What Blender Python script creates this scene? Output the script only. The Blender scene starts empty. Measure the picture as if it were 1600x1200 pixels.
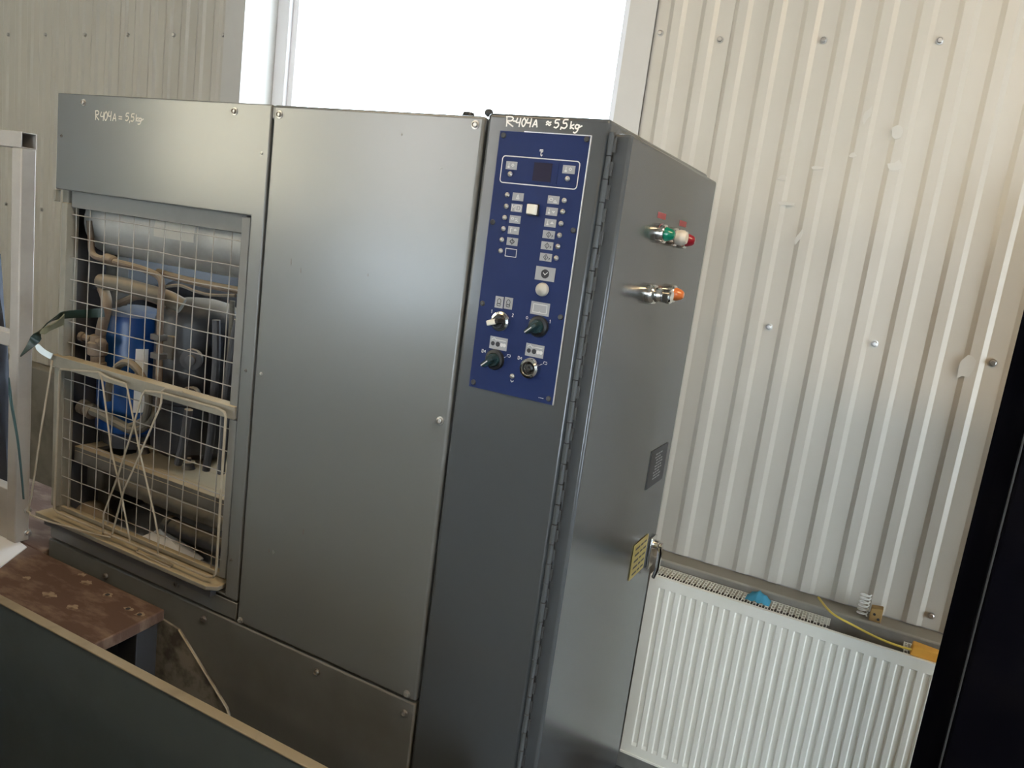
import bpy, bmesh, math, random
from mathutils import Vector, Matrix
import numpy as np

random.seed(7)
SC = bpy.context.scene
COL = SC.collection

# ------------------------------------------------------------------ camera
FPX = 1219.257
CAM = np.array([0.5196999, -1.30106544, 1.68101333])
RM = np.array([[0.87895373, 0.45900656, 0.1294346],
               [0.19631765, -0.1008961, -0.97533551],
               [-0.43462595, 0.88268508, -0.17879409]])
cd = bpy.data.cameras.new('camera')
cam = bpy.data.objects.new('camera', cd)
COL.objects.link(cam)
cd.sensor_width = 36.0
cd.lens = FPX * 36.0 / 1600.0
cd.clip_start = 0.02
m = Matrix.Identity(4)
for i in range(3):
    m[i][0] = RM[0][i]
    m[i][1] = -RM[1][i]
    m[i][2] = -RM[2][i]
    m[i][3] = CAM[i]
cam.matrix_world = m
SC.camera = cam

# ------------------------------------------------------------------ light
SC.view_settings.view_transform = 'Standard'
SC.view_settings.look = 'None'
SC.view_settings.gamma = 1.0
SC.view_settings.use_curve_mapping = False
SC.view_settings.exposure = -0.38
w = bpy.data.worlds.new('sky')
SC.world = w
w.use_nodes = True
bg = w.node_tree.nodes['Background']
bg.inputs['Color'].default_value = (0.76, 0.89, 1.0, 1)
bg.inputs['Strength'].default_value = 15.5
SC.cycles.max_bounces = 8
SC.cycles.diffuse_bounces = 5
SC.cycles.glossy_bounces = 4


def area_lamp(name, loc, sx, sy, power, color, rot=(0, 0, 0)):
    l = bpy.data.lights.new(name, 'AREA')
    l.shape = 'RECTANGLE'
    l.size, l.size_y = sx, sy
    l.energy = power
    l.color = color
    o = bpy.data.objects.new(name, l)
    o.location = loc
    o.rotation_euler = rot
    COL.objects.link(o)
    return o


# daylight enters through the back window and added unseen ones (light portals only guide the sampling)
def portal(loc, sx, sy, rot):
    o = area_lamp('window_portal', loc, sx, sy, 1.0, (1, 1, 1), rot)
    o.data.cycles.is_portal = True


XR, YF, XL, H = 3.6, -9.0, -8.0, 6.0           # hall: right wall, far front wall, left wall, ceiling
RWIN = (-0.95, 0.65, 0.25, 2.4)                    # unseen window added in the right wall: y0 y1 z0 z1
FWIN = (-7.9, -5.3, 1.75, 5.0)                     # unseen window band added in the far front wall: x0 x1 z0 z1
portal((XR + 0.1, (RWIN[0] + RWIN[1]) / 2, (RWIN[2] + RWIN[3]) / 2), RWIN[3] - RWIN[2], RWIN[1] - RWIN[0], (0, math.pi / 2, 0))
portal(((FWIN[0] + FWIN[1]) / 2, YF - 0.1, (FWIN[2] + FWIN[3]) / 2), FWIN[1] - FWIN[0], FWIN[3] - FWIN[2], (math.pi / 2, 0, 0))
VWIN = (-7.9, -5.3, 0.3, 1.6)                     # low unseen window strip added under the band
portal(((VWIN[0] + VWIN[1]) / 2, YF - 0.1, (VWIN[2] + VWIN[3]) / 2), VWIN[1] - VWIN[0], VWIN[3] - VWIN[2], (math.pi / 2, 0, 0))
LWIN = (-8.2, -3.9, 1.6, 4.2)                     # unseen window added in the left wall: y0 y1 z0 z1
portal((XL - 0.1, (LWIN[0] + LWIN[1]) / 2, (LWIN[2] + LWIN[3]) / 2), LWIN[3] - LWIN[2], LWIN[1] - LWIN[0], (0, -math.pi / 2, 0))
GWIN = (0.5, 3.4, 0.15, 3.5)                      # unseen glazed gate added at the end of the aisle: x0 x1 z0 z1
portal(((GWIN[0] + GWIN[1]) / 2, YF - 0.1, (GWIN[2] + GWIN[3]) / 2), GWIN[1] - GWIN[0], GWIN[3] - GWIN[2], (math.pi / 2, 0, 0))
portal((-1.255, 1.40, 2.06), 1.63, 2.08, (-math.pi / 2, 0, 0))
WARM = (1.0, 0.74, 0.44)
LZH = 3.5                                        # unseen added lamps hang at this height
LAMPS = [(-1.5, -0.95), (1.5, -0.95), (-2.2, -4.2), (1.6, -4.2)]
for lx, ly in LAMPS:
    area_lamp('fill_lamp_light', (lx, ly, LZH - 0.09), 1.5, 0.3, 72 if lx > 0 and ly > -2 else 12, WARM)


def at(px, py, **k):
    """photograph pixel -> world point on a given plane x=, y= or z="""
    v = RM.T @ np.array([(px - 800) / FPX, (py - 600) / FPX, 1.0])
    a = list(k)[0]
    i = 'xyz'.index(a)
    s = (k[a] - CAM[i]) / v[i]
    return CAM + s * v


# ------------------------------------------------------------------ materials
def nd(t, typ, **kw):
    n = t.nodes.new(typ)
    for a, b in kw.items():
        setattr(n, a, b)
    return n


MATS = {}


def mat(name, col, rough=0.5, metal=0.0, col2=None, scale=6.0, lo=0.45, hi=0.7, stretch=(1, 1, 1),
        bump=0.0, bscale=80.0, dust=None, dust_lo=0.3, spec=0.5, emit=None, estr=0.0, trans=0.0, coat=0.0, rvar=0.0, ior=1.45):
    if name in MATS:
        return MATS[name]
    M = bpy.data.materials.new(name)
    M.use_nodes = True
    t = M.node_tree
    p = t.nodes['Principled BSDF']
    L = t.links
    p.inputs['Base Color'].default_value = (*col, 1)
    p.inputs['Roughness'].default_value = rough
    p.inputs['Metallic'].default_value = metal
    p.inputs['Specular IOR Level'].default_value = spec
    p.inputs['IOR'].default_value = ior
    p.inputs['Transmission Weight'].default_value = trans
    p.inputs['Coat Weight'].default_value = coat
    if emit:
        p.inputs['Emission Color'].default_value = (*emit, 1)
        p.inputs['Emission Strength'].default_value = estr
    src = None
    if col2 or bump or dust or rvar:
        tc = nd(t, 'ShaderNodeTexCoord')
        mp = nd(t, 'ShaderNodeMapping')
        mp.inputs['Scale'].default_value = stretch
        L.new(tc.outputs['Object'], mp.inputs['Vector'])
    if col2:
        nz = nd(t, 'ShaderNodeTexNoise')
        nz.inputs['Scale'].default_value = scale
        nz.inputs['Detail'].default_value = 6
        nz.inputs['Roughness'].default_value = 0.6
        L.new(mp.outputs[0], nz.inputs['Vector'])
        mr = nd(t, 'ShaderNodeMapRange')
        mr.inputs['From Min'].default_value = lo
        mr.inputs['From Max'].default_value = hi
        L.new(nz.outputs['Fac'], mr.inputs['Value'])
        mx = nd(t, 'ShaderNodeMix', data_type='RGBA')
        mx.inputs['A'].default_value = (*col, 1)
        mx.inputs['B'].default_value = (*col2, 1)
        L.new(mr.outputs['Result'], mx.inputs['Factor'])
        src = mx.outputs['Result']
        if rvar:
            mr2 = nd(t, 'ShaderNodeMapRange')
            mr2.inputs['To Min'].default_value = rough
            mr2.inputs['To Max'].default_value = min(1, rough + rvar)
            L.new(mr.outputs['Result'], mr2.inputs['Value'])
            L.new(mr2.outputs['Result'], p.inputs['Roughness'])
    if dust:
        g = nd(t, 'ShaderNodeNewGeometry')
        sx = nd(t, 'ShaderNodeSeparateXYZ')
        L.new(g.outputs['Normal'], sx.inputs[0])
        nz2 = nd(t, 'ShaderNodeTexNoise')
        nz2.inputs['Scale'].default_value = 25
        nz2.inputs['Detail'].default_value = 5
        L.new(mp.outputs[0], nz2.inputs['Vector'])
        ad = nd(t, 'ShaderNodeMath', operation='MULTIPLY_ADD')
        ad.inputs[1].default_value = 0.9
        L.new(nz2.outputs['Fac'], ad.inputs[0])
        L.new(sx.outputs['Z'], ad.inputs[2])
        mr3 = nd(t, 'ShaderNodeMapRange')
        mr3.inputs['From Min'].default_value = dust_lo + 0.35
        mr3.inputs['From Max'].default_value = dust_lo + 0.95
        L.new(ad.outputs[0], mr3.inputs['Value'])
        mx2 = nd(t, 'ShaderNodeMix', data_type='RGBA')
        if src is not None:
            L.new(src, mx2.inputs['A'])
        else:
            mx2.inputs['A'].default_value = (*col, 1)
        mx2.inputs['B'].default_value = (*dust, 1)
        L.new(mr3.outputs['Result'], mx2.inputs['Factor'])
        src = mx2.outputs['Result']
        mr4 = nd(t, 'ShaderNodeMapRange')
        mr4.inputs['To Min'].default_value = rough
        mr4.inputs['To Max'].default_value = 0.9
        L.new(mr3.outputs['Result'], mr4.inputs['Value'])
        L.new(mr4.outputs['Result'], p.inputs['Roughness'])
    if src is not None:
        L.new(src, p.inputs['Base Color'])
    if bump:
        nb = nd(t, 'ShaderNodeTexNoise')
        nb.inputs['Scale'].default_value = bscale
        nb.inputs['Detail'].default_value = 3
        L.new(mp.outputs[0], nb.inputs['Vector'])
        bp = nd(t, 'ShaderNodeBump')
        bp.inputs['Strength'].default_value = bump
        bp.inputs['Distance'].default_value = 0.002
        L.new(nb.outputs['Fac'], bp.inputs['Height'])
        L.new(bp.outputs['Normal'], p.inputs['Normal'])
    MATS[name] = M
    return M


DUST = (0.27, 0.215, 0.145)
mat('paint_beige', (0.140, 0.146, 0.142), 0.23, spec=0.95, col2=(0.134, 0.139, 0.136), scale=1.6, lo=0.3, hi=0.75, bump=0.02, bscale=160)
mat('paint_plinth', (0.135, 0.138, 0.13), 0.42, col2=(0.10, 0.099, 0.09), scale=5, lo=0.4, hi=0.75)
mat('paint_frame', (0.235, 0.22, 0.18), 0.55, col2=(0.18, 0.168, 0.135), scale=9, dust=(0.34, 0.285, 0.19))
mat('frame_grey', (0.17, 0.17, 0.16), 0.5, col2=(0.14, 0.14, 0.13), scale=6)
mat('paint_grey', (0.066, 0.073, 0.078), 0.20, spec=0.75, col2=(0.062, 0.069, 0.074), scale=2, lo=0.3, hi=0.75, bump=0.02, bscale=220)
mat('panel_blue', (0.015, 0.027, 0.098), 0.42, spec=0.14, col2=(0.018, 0.031, 0.108), scale=5, rvar=0.08)
mat('edge_bright', (0.62, 0.63, 0.66), 0.35, 0.6)
mat('sheet_zinc', (0.52, 0.482, 0.415), 0.38, 0.1, col2=(0.49, 0.455, 0.39), scale=2.2, stretch=(1, 1, 0.35), rvar=0.08)
mat('trim_zinc', (0.55, 0.525, 0.485), 0.38, 0.1, col2=(0.52, 0.495, 0.455), scale=3)
mat('wall_core', (0.36, 0.34, 0.31), 0.9)
mat('plinth_plaster', (0.24, 0.22, 0.19), 0.9, col2=(0.17, 0.155, 0.13), scale=7, bump=0.3, bscale=60, dust=(0.27, 0.24, 0.19))
mat('floor_concrete', (0.12, 0.115, 0.11), 0.45, col2=(0.09, 0.087, 0.083), scale=3, bump=0.2, bscale=40)
mat('ceiling_paint', (0.32, 0.31, 0.29), 0.9)
mat('wall_paint', (0.28, 0.27, 0.25), 0.85)
mat('window_white', (0.80, 0.78, 0.78), 0.35)
mat('glass', (1, 1, 1), 0.0, trans=1.0, ior=1.02, spec=0.2)
mat('glass_warm', (1.0, 0.84, 0.71), 0.0, trans=1.0, ior=1.02, spec=0.2)  # warm tint added for warm light on the upper panels
mat('glass_amber', (1.0, 0.80, 0.53), 0.0, trans=1.0, ior=1.02, spec=0.2)  # stronger tint, added to warm the reflection on the left panel
mat('lamp_diffuser', (0.9, 0.9, 0.85), 0.5, emit=WARM, estr=4.0)
mat('zinc_bolt', (0.45, 0.43, 0.40), 0.35, 0.9)
mat('dark_bolt', (0.12, 0.11, 0.10), 0.5, 0.6)
mat('chrome', (0.72, 0.71, 0.68), 0.14, 1.0)
mat('wire_zinc', (0.34, 0.32, 0.29), 0.5, 0.3, col2=(0.28, 0.24, 0.19), scale=20)
mat('wire_dusty', (0.33, 0.29, 0.225), 0.6, 0.1, col2=(0.27, 0.235, 0.175), scale=18)
mat('tube_steel', (0.42, 0.39, 0.35), 0.45, 0.15, col2=(0.34, 0.31, 0.28), scale=5, bump=0.05)
mat('tube_inside', (0.05, 0.05, 0.055), 0.7)
mat('black_gloss', (0.0025, 0.0026, 0.0045), 0.6, spec=0.0, col2=(0.005, 0.005, 0.007), scale=9)
mat('black_plastic', (0.012, 0.013, 0.015), 0.4)
mat('teal_black', (0.010, 0.03, 0.034), 0.3)
mat('label_grey', (0.30, 0.31, 0.33), 0.5)
mat('print_light', (0.62, 0.62, 0.63), 0.55)
mat('print_dark', (0.02, 0.022, 0.03), 0.6)
mat('marker_white', (0.86, 0.86, 0.84), 0.7)
mat('marker_faded', (0.62, 0.57, 0.48), 0.8)
mat('display_dark', (0.012, 0.009, 0.03), 0.4, spec=0.2)
mat('button_cream', (0.70, 0.68, 0.60), 0.4)
mat('button_grey', (0.42, 0.40, 0.36), 0.35)
mat('lens_green', (0.0, 0.20, 0.12), 0.25, coat=0.5)
mat('lens_white', (0.80, 0.76, 0.68), 0.3, coat=0.5)
mat('lens_red', (0.32, 0.015, 0.03), 0.25, coat=0.5)
mat('lens_orange', (0.80, 0.22, 0.06), 0.25, coat=0.5)
mat('sticker_red', (0.42, 0.09, 0.10), 0.5)
mat('tag_yellow', (0.46, 0.40, 0.14), 0.5)
mat('plate_dark', (0.06, 0.064, 0.07), 0.5, spec=0.2)
mat('radiator_white', (0.88, 0.86, 0.77), 0.36, col2=(0.85, 0.83, 0.73), scale=4)
mat('radiator_fin', (0.10, 0.09, 0.08), 0.7)
mat('spring_white', (0.80, 0.79, 0.75), 0.4)
mat('wood_block', (0.34, 0.21, 0.07), 0.7, col2=(0.22, 0.13, 0.05), scale=12)
mat('orange_block', (0.68, 0.34, 0.05), 0.6, col2=(0.58, 0.26, 0.03), scale=15)
mat('cable_yellow', (0.66, 0.48, 0.08), 0.45)
mat('rag_blue', (0.05, 0.26, 0.38), 0.8)
mat('tank_silver', (0.40, 0.39, 0.36), 0.5, 0.35, col2=(0.30, 0.29, 0.27), scale=7, dust=(0.40, 0.37, 0.30), dust_lo=0.45)
mat('sticker_paper', (0.50, 0.46, 0.39), 0.8)
mat('tank_blue', (0.008, 0.055, 0.21), 0.28, dust=(0.22, 0.23, 0.24), dust_lo=0.55)
mat('compressor_black', (0.018, 0.02, 0.026), 0.42, col2=(0.035, 0.034, 0.034), scale=14, dust=(0.16, 0.125, 0.085), dust_lo=0.42)
mat('vessel_black', (0.016, 0.018, 0.024), 0.4, dust=(0.10, 0.10, 0.11), dust_lo=0.5)
mat('pipe_dusty', (0.17, 0.125, 0.09), 0.6, 0.15, col2=(0.11, 0.08, 0.06), scale=16, dust=DUST, dust_lo=0.2)
mat('pipe_insulated', (0.14, 0.125, 0.10), 0.85, col2=(0.095, 0.085, 0.065), scale=12, dust=DUST, dust_lo=0.15)
mat('pipe_dark', (0.055, 0.055, 0.06), 0.6, dust=DUST, dust_lo=0.35)
mat('shelf_dusty', (0.085, 0.08, 0.07), 0.7, col2=(0.06, 0.055, 0.045), scale=10, dust=(0.33, 0.265, 0.17), dust_lo=0.2)
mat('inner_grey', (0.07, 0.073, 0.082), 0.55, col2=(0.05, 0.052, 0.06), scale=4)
mat('tray_grey', (0.34, 0.36, 0.40), 0.6, col2=(0.24, 0.22, 0.19), scale=5, lo=0.5, hi=0.6)
mat('sheet_and_lit_white', (0.70, 0.72, 0.76), 0.5)  # white plastic sheet; also the light put into the tray patch
mat('plank_brown', (0.10, 0.058, 0.042), 0.75, col2=(0.24, 0.17, 0.125), scale=7, lo=0.47, hi=0.68, stretch=(1, 2.4, 1), bump=0.4, bscale=35)
mat('plank_knot', (0.30, 0.235, 0.17), 0.8, col2=(0.13, 0.085, 0.06), scale=45, lo=0.45, hi=0.6)
mat('leg_dark', (0.03, 0.032, 0.036), 0.6)
mat('trough_paint', (0.115, 0.145, 0.16), 0.5, col2=(0.095, 0.118, 0.13), scale=2, rvar=0.15)
mat('rim_worn', (0.30, 0.255, 0.18), 0.6, col2=(0.17, 0.145, 0.11), scale=7, lo=0.5, hi=0.75)
mat('gusset_metal', (0.25, 0.23, 0.19), 0.55, col2=(0.08, 0.07, 0.06), scale=11, lo=0.48, hi=0.62)
mat('strap_green', (0.012, 0.028, 0.022), 0.35)
mat('strap_olive', (0.16, 0.16, 0.10), 0.5)
mat('strap_teal', (0.05, 0.11, 0.12), 0.4)
mat('strap_pale', (0.62, 0.74, 0.82), 0.4)
mat('coat_blue', (0.045, 0.05, 0.065), 0.85, col2=(0.03, 0.034, 0.045), scale=8)
mat('rubber', (0.02, 0.02, 0.02), 0.7)
mat('scrap_film', (0.55, 0.52, 0.46), 0.3, 0.1)


# ------------------------------------------------------------------ mesh builder
class MB:
    def __init__(s):
        s.v, s.f, s.mi = [], [], []

    def add(s, vs, fs, m=0):
        b = len(s.v)
        s.v += [tuple(map(float, p)) for p in vs]
        s.f += [tuple(b + i for i in f) for f in fs]
        s.mi += [m] * len(fs)
        return s

    def box(s, x0, x1, y0, y1, z0, z1, m=0):
        vs = [(x, y, z) for x in (x0, x1) for y in (y0, y1) for z in (z0, z1)]
        return s.add(vs, [(0, 1, 3, 2), (4, 6, 7, 5), (0, 4, 5, 1), (2, 3, 7, 6), (0, 2, 6, 4), (1, 5, 7, 3)], m)

    def hull8(s, a, b, m=0):
        """two quads (4 points each, same winding) joined to a solid"""
        vs = list(a) + list(b)
        return s.add(vs, [(3, 2, 1, 0), (4, 5, 6, 7), (0, 1, 5, 4), (1, 2, 6, 5), (2, 3, 7, 6), (3, 0, 4, 7)], m)

    def prism(s, poly, axis, a, b, m=0):
        """poly: 2d points in the two other axes (order x,y,z without axis)"""
        n = len(poly)
        def P(q, h):
            if axis == 'y': return (q[0], h, q[1])
            if axis == 'z': return (q[0], q[1], h)
            return (h, q[0], q[1])
        vs = [P(q, a) for q in poly] + [P(q, b) for q in poly]
        fs = [tuple(range(n - 1, -1, -1)), tuple(range(n, 2 * n))]
        fs += [(i, (i + 1) % n, n + (i + 1) % n, n + i) for i in range(n)]
        return s.add(vs, fs, m)

    def tube(s, pts, r, n=8, m=0, closed=False, flat=None):
        P = [Vector(p) for p in pts]
        k = len(P)
        rs = r if isinstance(r, (list, tuple)) else [r] * k
        tang = []
        for i in range(k):
            a = P[(i - 1) % k] if (closed or i > 0) else P[i]
            b = P[(i + 1) % k] if (closed or i < k - 1) else P[i]
            tang.append((b - a).normalized())
        up = Vector((0, 0, 1)) if abs(tang[0].z) < 0.9 else Vector((1, 0, 0))
        N = (up - tang[0] * up.dot(tang[0])).normalized()
        vs = []
        for i in range(k):
            T = tang[i]
            N = (N - T * N.dot(T))
            N = N.normalized() if N.length > 1e-6 else T.orthogonal().normalized()
            B = T.cross(N)
            for j in range(n):
                a = 2 * math.pi * j / n
                vs.append(P[i] + (N * math.cos(a) + B * math.sin(a)) * rs[i])
        fs = []
        for i in range(k if closed else k - 1):
            i2 = (i + 1) % k
            for j in range(n):
                j2 = (j + 1) % n
                fs.append((i * n + j, i * n + j2, i2 * n + j2, i2 * n + j))
        if not closed:
            fs.append(tuple(range(n - 1, -1, -1)))
            fs.append(tuple((k - 1) * n + j for j in range(n)))
        return s.add(vs, fs, m)

    def lathe(s, o, axis, prof, n=20, m=0):
        """prof: (radius, height) list along axis from origin o"""
        o = Vector(o)
        A = Vector(axis).normalized()
        U = A.orthogonal().normalized()
        V = A.cross(U)
        vs, fs = [], []
        for r, h in prof:
            for j in range(n):
                a = 2 * math.pi * j / n
                vs.append(o + A * h + (U * math.cos(a) + V * math.sin(a)) * max(r, 1e-5))
        for i in range(len(prof) - 1):
            for j in range(n):
                j2 = (j + 1) % n
                fs.append((i * n + j, i * n + j2, (i + 1) * n + j2, (i + 1) * n + j))
        fs.append(tuple(range(n - 1, -1, -1)))
        fs.append(tuple((len(prof) - 1) * n + j for j in range(n)))
        return s.add(vs, fs, m)


def smooth_path(pts, sub=6, closed=False):
    P = [np.array(p, float) for p in pts]
    n = len(P)
    out = []
    for i in range(n if closed else n - 1):
        g = lambda j: P[j % n] if closed else P[max(0, min(n - 1, j))]
        p0, p1, p2, p3 = g(i - 1), g(i), g(i + 1), g(i + 2)
        for k in range(sub):
            t = k / sub
            out.append(0.5 * (2 * p1 + (p2 - p0) * t + (2 * p0 - 5 * p1 + 4 * p2 - p3) * t * t + (3 * p1 - p0 - 3 * p2 + p3) * t ** 3))
    if not closed:
        out.append(P[-1])
    return out


def wloc(o):
    l = Vector(o.location)
    while o.parent:
        o = o.parent
        l += Vector(o.location)
    return l


def obj(name, mb, mats, parent=None, bevel=0.0, seg=2, smooth=0.6, origin=None, facing=None, fmin=0):
    if isinstance(mats, str):
        mats = [mats]
    xs = np.array(mb.v)
    c = Vector(origin) if origin is not None else Vector(((xs[:, 0].min() + xs[:, 0].max()) / 2, (xs[:, 1].min() + xs[:, 1].max()) / 2, xs[:, 2].min()))
    me = bpy.data.meshes.new(name)
    me.from_pydata([tuple(Vector(v) - c) for v in mb.v], [], mb.f)
    for mm in mats:
        me.materials.append(MATS[mm])
    me.polygons.foreach_set('material_index', mb.mi)
    bm = bmesh.new()
    bm.from_mesh(me)
    bmesh.ops.recalc_face_normals(bm, faces=bm.faces)
    if facing:
        fv = Vector(facing)
        for f in bm.faces:
            if f.material_index >= fmin and f.normal.dot(fv) < -0.5:
                f.normal_flip()
    bm.to_mesh(me)
    bm.free()
    if smooth:
        me.shade_smooth()
        me.set_sharp_from_angle(angle=smooth)
    o = bpy.data.objects.new(name, me)
    COL.objects.link(o)
    if parent:
        o.parent = parent
        o.location = c - wloc(parent)
    else:
        o.location = c
    if bevel:
        b = o.modifiers.new('bevel', 'BEVEL')
        b.width = bevel
        b.segments = seg
        b.limit_method = 'ANGLE'
        b.angle_limit = 0.7
    return o


def clone(o, p, parent, name=None):
    c = o.copy()
    if name:
        c.name = name
    COL.objects.link(c)
    c.parent = parent
    c.location = Vector(p) - (wloc(parent) if parent else Vector())
    return c


def thing(name, label, cat, loc, group=None):
    o = bpy.data.objects.new(name, None)
    o.empty_display_size = 0.1
    COL.objects.link(o)
    o.location = loc
    o['label'] = label
    o['category'] = cat
    if group:
        o['group'] = group
    return o


def tag(o, label, cat, group=None):
    o['label'] = label
    o['category'] = cat
    if group:
        o['group'] = group
    return o


def struct(o, label=None):
    o['kind'] = 'structure'
    if label:
        o['label'] = label
    return o


# ================================================================== SETTING
WY = 1.13          # valley face of the corrugated sheet
WX0, WX1 = -2.071, -0.439      # window opening
WZ0, WZ1 = 1.02, 3.1
b = MB()
b.box(XL - 0.2, XR + 0.2, YF - 0.2, 1.5, -0.1, 0.0)
struct(obj('floor', b, 'floor_concrete'), 'dark concrete workshop floor')
b = MB()
b.box(XL - 0.2, XR + 0.2, YF - 0.2, 1.5, H, H + 0.1)
struct(obj('ceiling', b, 'ceiling_paint'), 'pale workshop ceiling')
b = MB()
ya, yb, za, zb = LWIN
b.box(XL - 0.2, XL, YF, ya, 0, H)
b.box(XL - 0.2, XL, yb, 1.43, 0, H)
b.box(XL - 0.2, XL, ya, yb, 0, za)
b.box(XL - 0.2, XL, ya, yb, zb, H)
struct(obj('wall_left', b, 'wall_paint'), 'pale far left workshop wall with an added window')


def window_unit(name, label, axis, pos, u0, u1, z0, z1, nmull, glass='glass'):
    """framed window in a wall; axis is the wall normal, u the direction along the wall"""
    def bx(b, ua, ub, d0, d1, za, zb):
        if axis == 'x':
            b.box(pos + d0, pos + d1, ua, ub, za, zb)
        else:
            b.box(ua, ub, pos + d0, pos + d1, za, zb)
    o = bpy.data.objects.new(name, None)
    COL.objects.link(o)
    o.location = (pos, (u0 + u1) / 2, z0) if axis == 'x' else ((u0 + u1) / 2, pos, z0)
    struct(o, label)
    b = MB()
    f = 0.06
    bx(b, u0, u0 + f, -0.03, 0.03, z0, z1)
    bx(b, u1 - f, u1, -0.03, 0.03, z0, z1)
    bx(b, u0 + f, u1 - f, -0.03, 0.03, z0, z0 + f)
    bx(b, u0 + f, u1 - f, -0.03, 0.03, z1 - f, z1)
    for i in range(1, nmull + 1):
        u = u0 + (u1 - u0) * i / (nmull + 1)
        bx(b, u - f / 2, u + f / 2, -0.03, 0.03, z0 + f, z1 - f)
    obj('window_frame', b, 'window_white', o)
    for i in range(nmull + 1):
        ua, ub = u0 + (u1 - u0) * i / (nmull + 1), u0 + (u1 - u0) * (i + 1) / (nmull + 1)
        b = MB()
        bx(b, ua + 0.025, ub - 0.025, -0.003, 0.003, z0 + 0.05, z1 - 0.05)
        obj('window_pane', b, glass, o, smooth=None)


window_unit('fill_window_4', 'unseen window added in the far left workshop wall for warm reflections', 'x', XL - 0.1, *LWIN, 2, 'glass_amber')
ya, yb, za, zb = RWIN
b = MB()
b.box(XR, XR + 0.2, YF, ya, 0, H)
b.box(XR, XR + 0.2, yb, 1.43, 0, H)
b.box(XR, XR + 0.2, ya, yb, 0, za)
b.box(XR, XR + 0.2, ya, yb, zb, H)
struct(obj('wall_right', b, 'wall_paint'), 'pale right workshop wall with an added window')
window_unit('fill_window_2', 'unseen window added in the right workshop wall for side light', 'x', XR + 0.1, ya, yb, za, zb, 1)
xa, xb, za, zb = FWIN
b = MB()
b.box(XL, xa, YF - 0.2, YF, 0, H)
b.box(xb, GWIN[0], YF - 0.2, YF, 0, H)
b.box(GWIN[1], XR, YF - 0.2, YF, 0, H)
b.box(GWIN[0], GWIN[1], YF - 0.2, YF, 0, GWIN[2])
b.box(GWIN[0], GWIN[1], YF - 0.2, YF, GWIN[3], H)
b.box(xa, xb, YF - 0.2, YF, 0, VWIN[2])
b.box(xa, xb, YF - 0.2, YF, VWIN[3], za)
b.box(xa, xb, YF - 0.2, YF, zb, H)
struct(obj('wall_front', b, 'wall_paint'), 'pale workshop wall far behind the viewer with an added window band')
window_unit('fill_window_3', 'unseen window band added in the far workshop wall for reflections', 'y', YF - 0.1, xa, xb, za, zb, 2, 'glass_warm')
window_unit('fill_window_6', 'low unseen window strip added in the far workshop wall for cool reflections', 'y', YF - 0.1, *VWIN, 2)
window_unit('fill_window_5', 'unseen glazed gate added at the far end of the aisle for frontal light', 'y', YF - 0.1, *GWIN, 1)

# back wall core with the window opening
b = MB()
YB0, YB1 = WY + 0.004, WY + 0.30
b.box(XL, WX0 - 0.004, YB0, YB1, 0.755, H)
b.box(WX1 + 0.004, XR, YB0, YB1, 0.755, H)
b.box(WX0 - 0.004, WX1 + 0.004, YB0, YB1, 0.755, WZ0 - 0.004)
b.box(WX0 - 0.004, WX1 + 0.004, YB0, YB1, WZ1 + 0.004, H)
wall = struct(obj('wall_back', b, 'wall_core'), 'back wall clad in grey corrugated metal sheet around the window')
b = MB()
b.box(XL, XR, WY - 0.075, YB1, 0, 0.755)
struct(obj('trim_1', b, 'plinth_plaster', bevel=0.006), 'dusty grey plinth ledge under the corrugated sheets')

# corrugated sheets, each its own part
PITCH, PH, CH = 0.0973, 0.5635, 0.0062
FL, CR = 0.0135, 0.026          # flank width, crest width


def sheet(x0, x1, z0, z1, off):
    b = MB()
    prof = []
    k0 = int(math.floor((x0 - PH) / PITCH)) - 1
    k1 = int(math.ceil((x1 - PH) / PITCH)) + 1
    for k in range(k0, k1):
        x = PH + k * PITCH
        for dx, h in ((0, 0), (FL, CH), (FL + CR, CH), (2 * FL + CR, 0)):
            prof.append((x + dx, h))
    def hh(x):
        for (a, ha), (c, hc) in zip(prof, prof[1:]):
            if a <= x <= c:
                return ha + (hc - ha) * (x - a) / (c - a)
    pp = [(x0, hh(x0))] + [q for q in prof if x0 < q[0] < x1] + [(x1, hh(x1))]
    n = len(pp)
    rows = 2
    vs = []
    for z in (z0, z1):
        for x, h in pp:
            vs.append((x, WY - h - off, z))
    for z in (z0, z1):
        for x, h in pp:
            vs.append((x, WY - h - off + 0.0012, z))
    fs = []
    for i in range(n - 1):
        fs += [(i, i + 1, n + i + 1, n + i), (2 * n + i, 3 * n + i, 3 * n + i + 1, 2 * n + i + 1)]
        fs += [(i, 2 * n + i, 2 * n + i + 1, i + 1), (n + i, n + i + 1, 3 * n + i + 1, 3 * n + i)]
    fs += [(0, n, 3 * n, 2 * n), (n - 1, 3 * n - 1, 4 * n - 1, 2 * n - 1)]
    b.add(vs, fs)
    return obj('corrugated_sheet', b, 'sheet_zinc', wall, smooth=None)


SW = PITCH * 10
xr = PH - 7 * PITCH + 0.002
edges = [WX1 + 0.088, xr, xr + SW, xr + 2 * SW, XR - 0.005]
for i in range(len(edges) - 1):
    sheet(edges[i] - (0.0 if i == 0 else 0.02), edges[i + 1], 0.76, H, 0.0 if i % 2 else 0.0016)
xl = WX0 - 0.109
el = [xl - k * SW for k in range(5)] + [XL + 0.005]
for i in range(len(el) - 1):
    sheet(el[i + 1], el[i] + (0.0 if i == 0 else 0.02), 0.76, H, 0.0 if i % 2 else 0.0016)
sheet(WX0 - 0.109, WX1 + 0.088, 0.76, WZ0 - 0.06, 0.0008)
sheet(WX0 - 0.109, WX1 + 0.088, WZ1 + 0.07, H, 0.0008)

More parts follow.
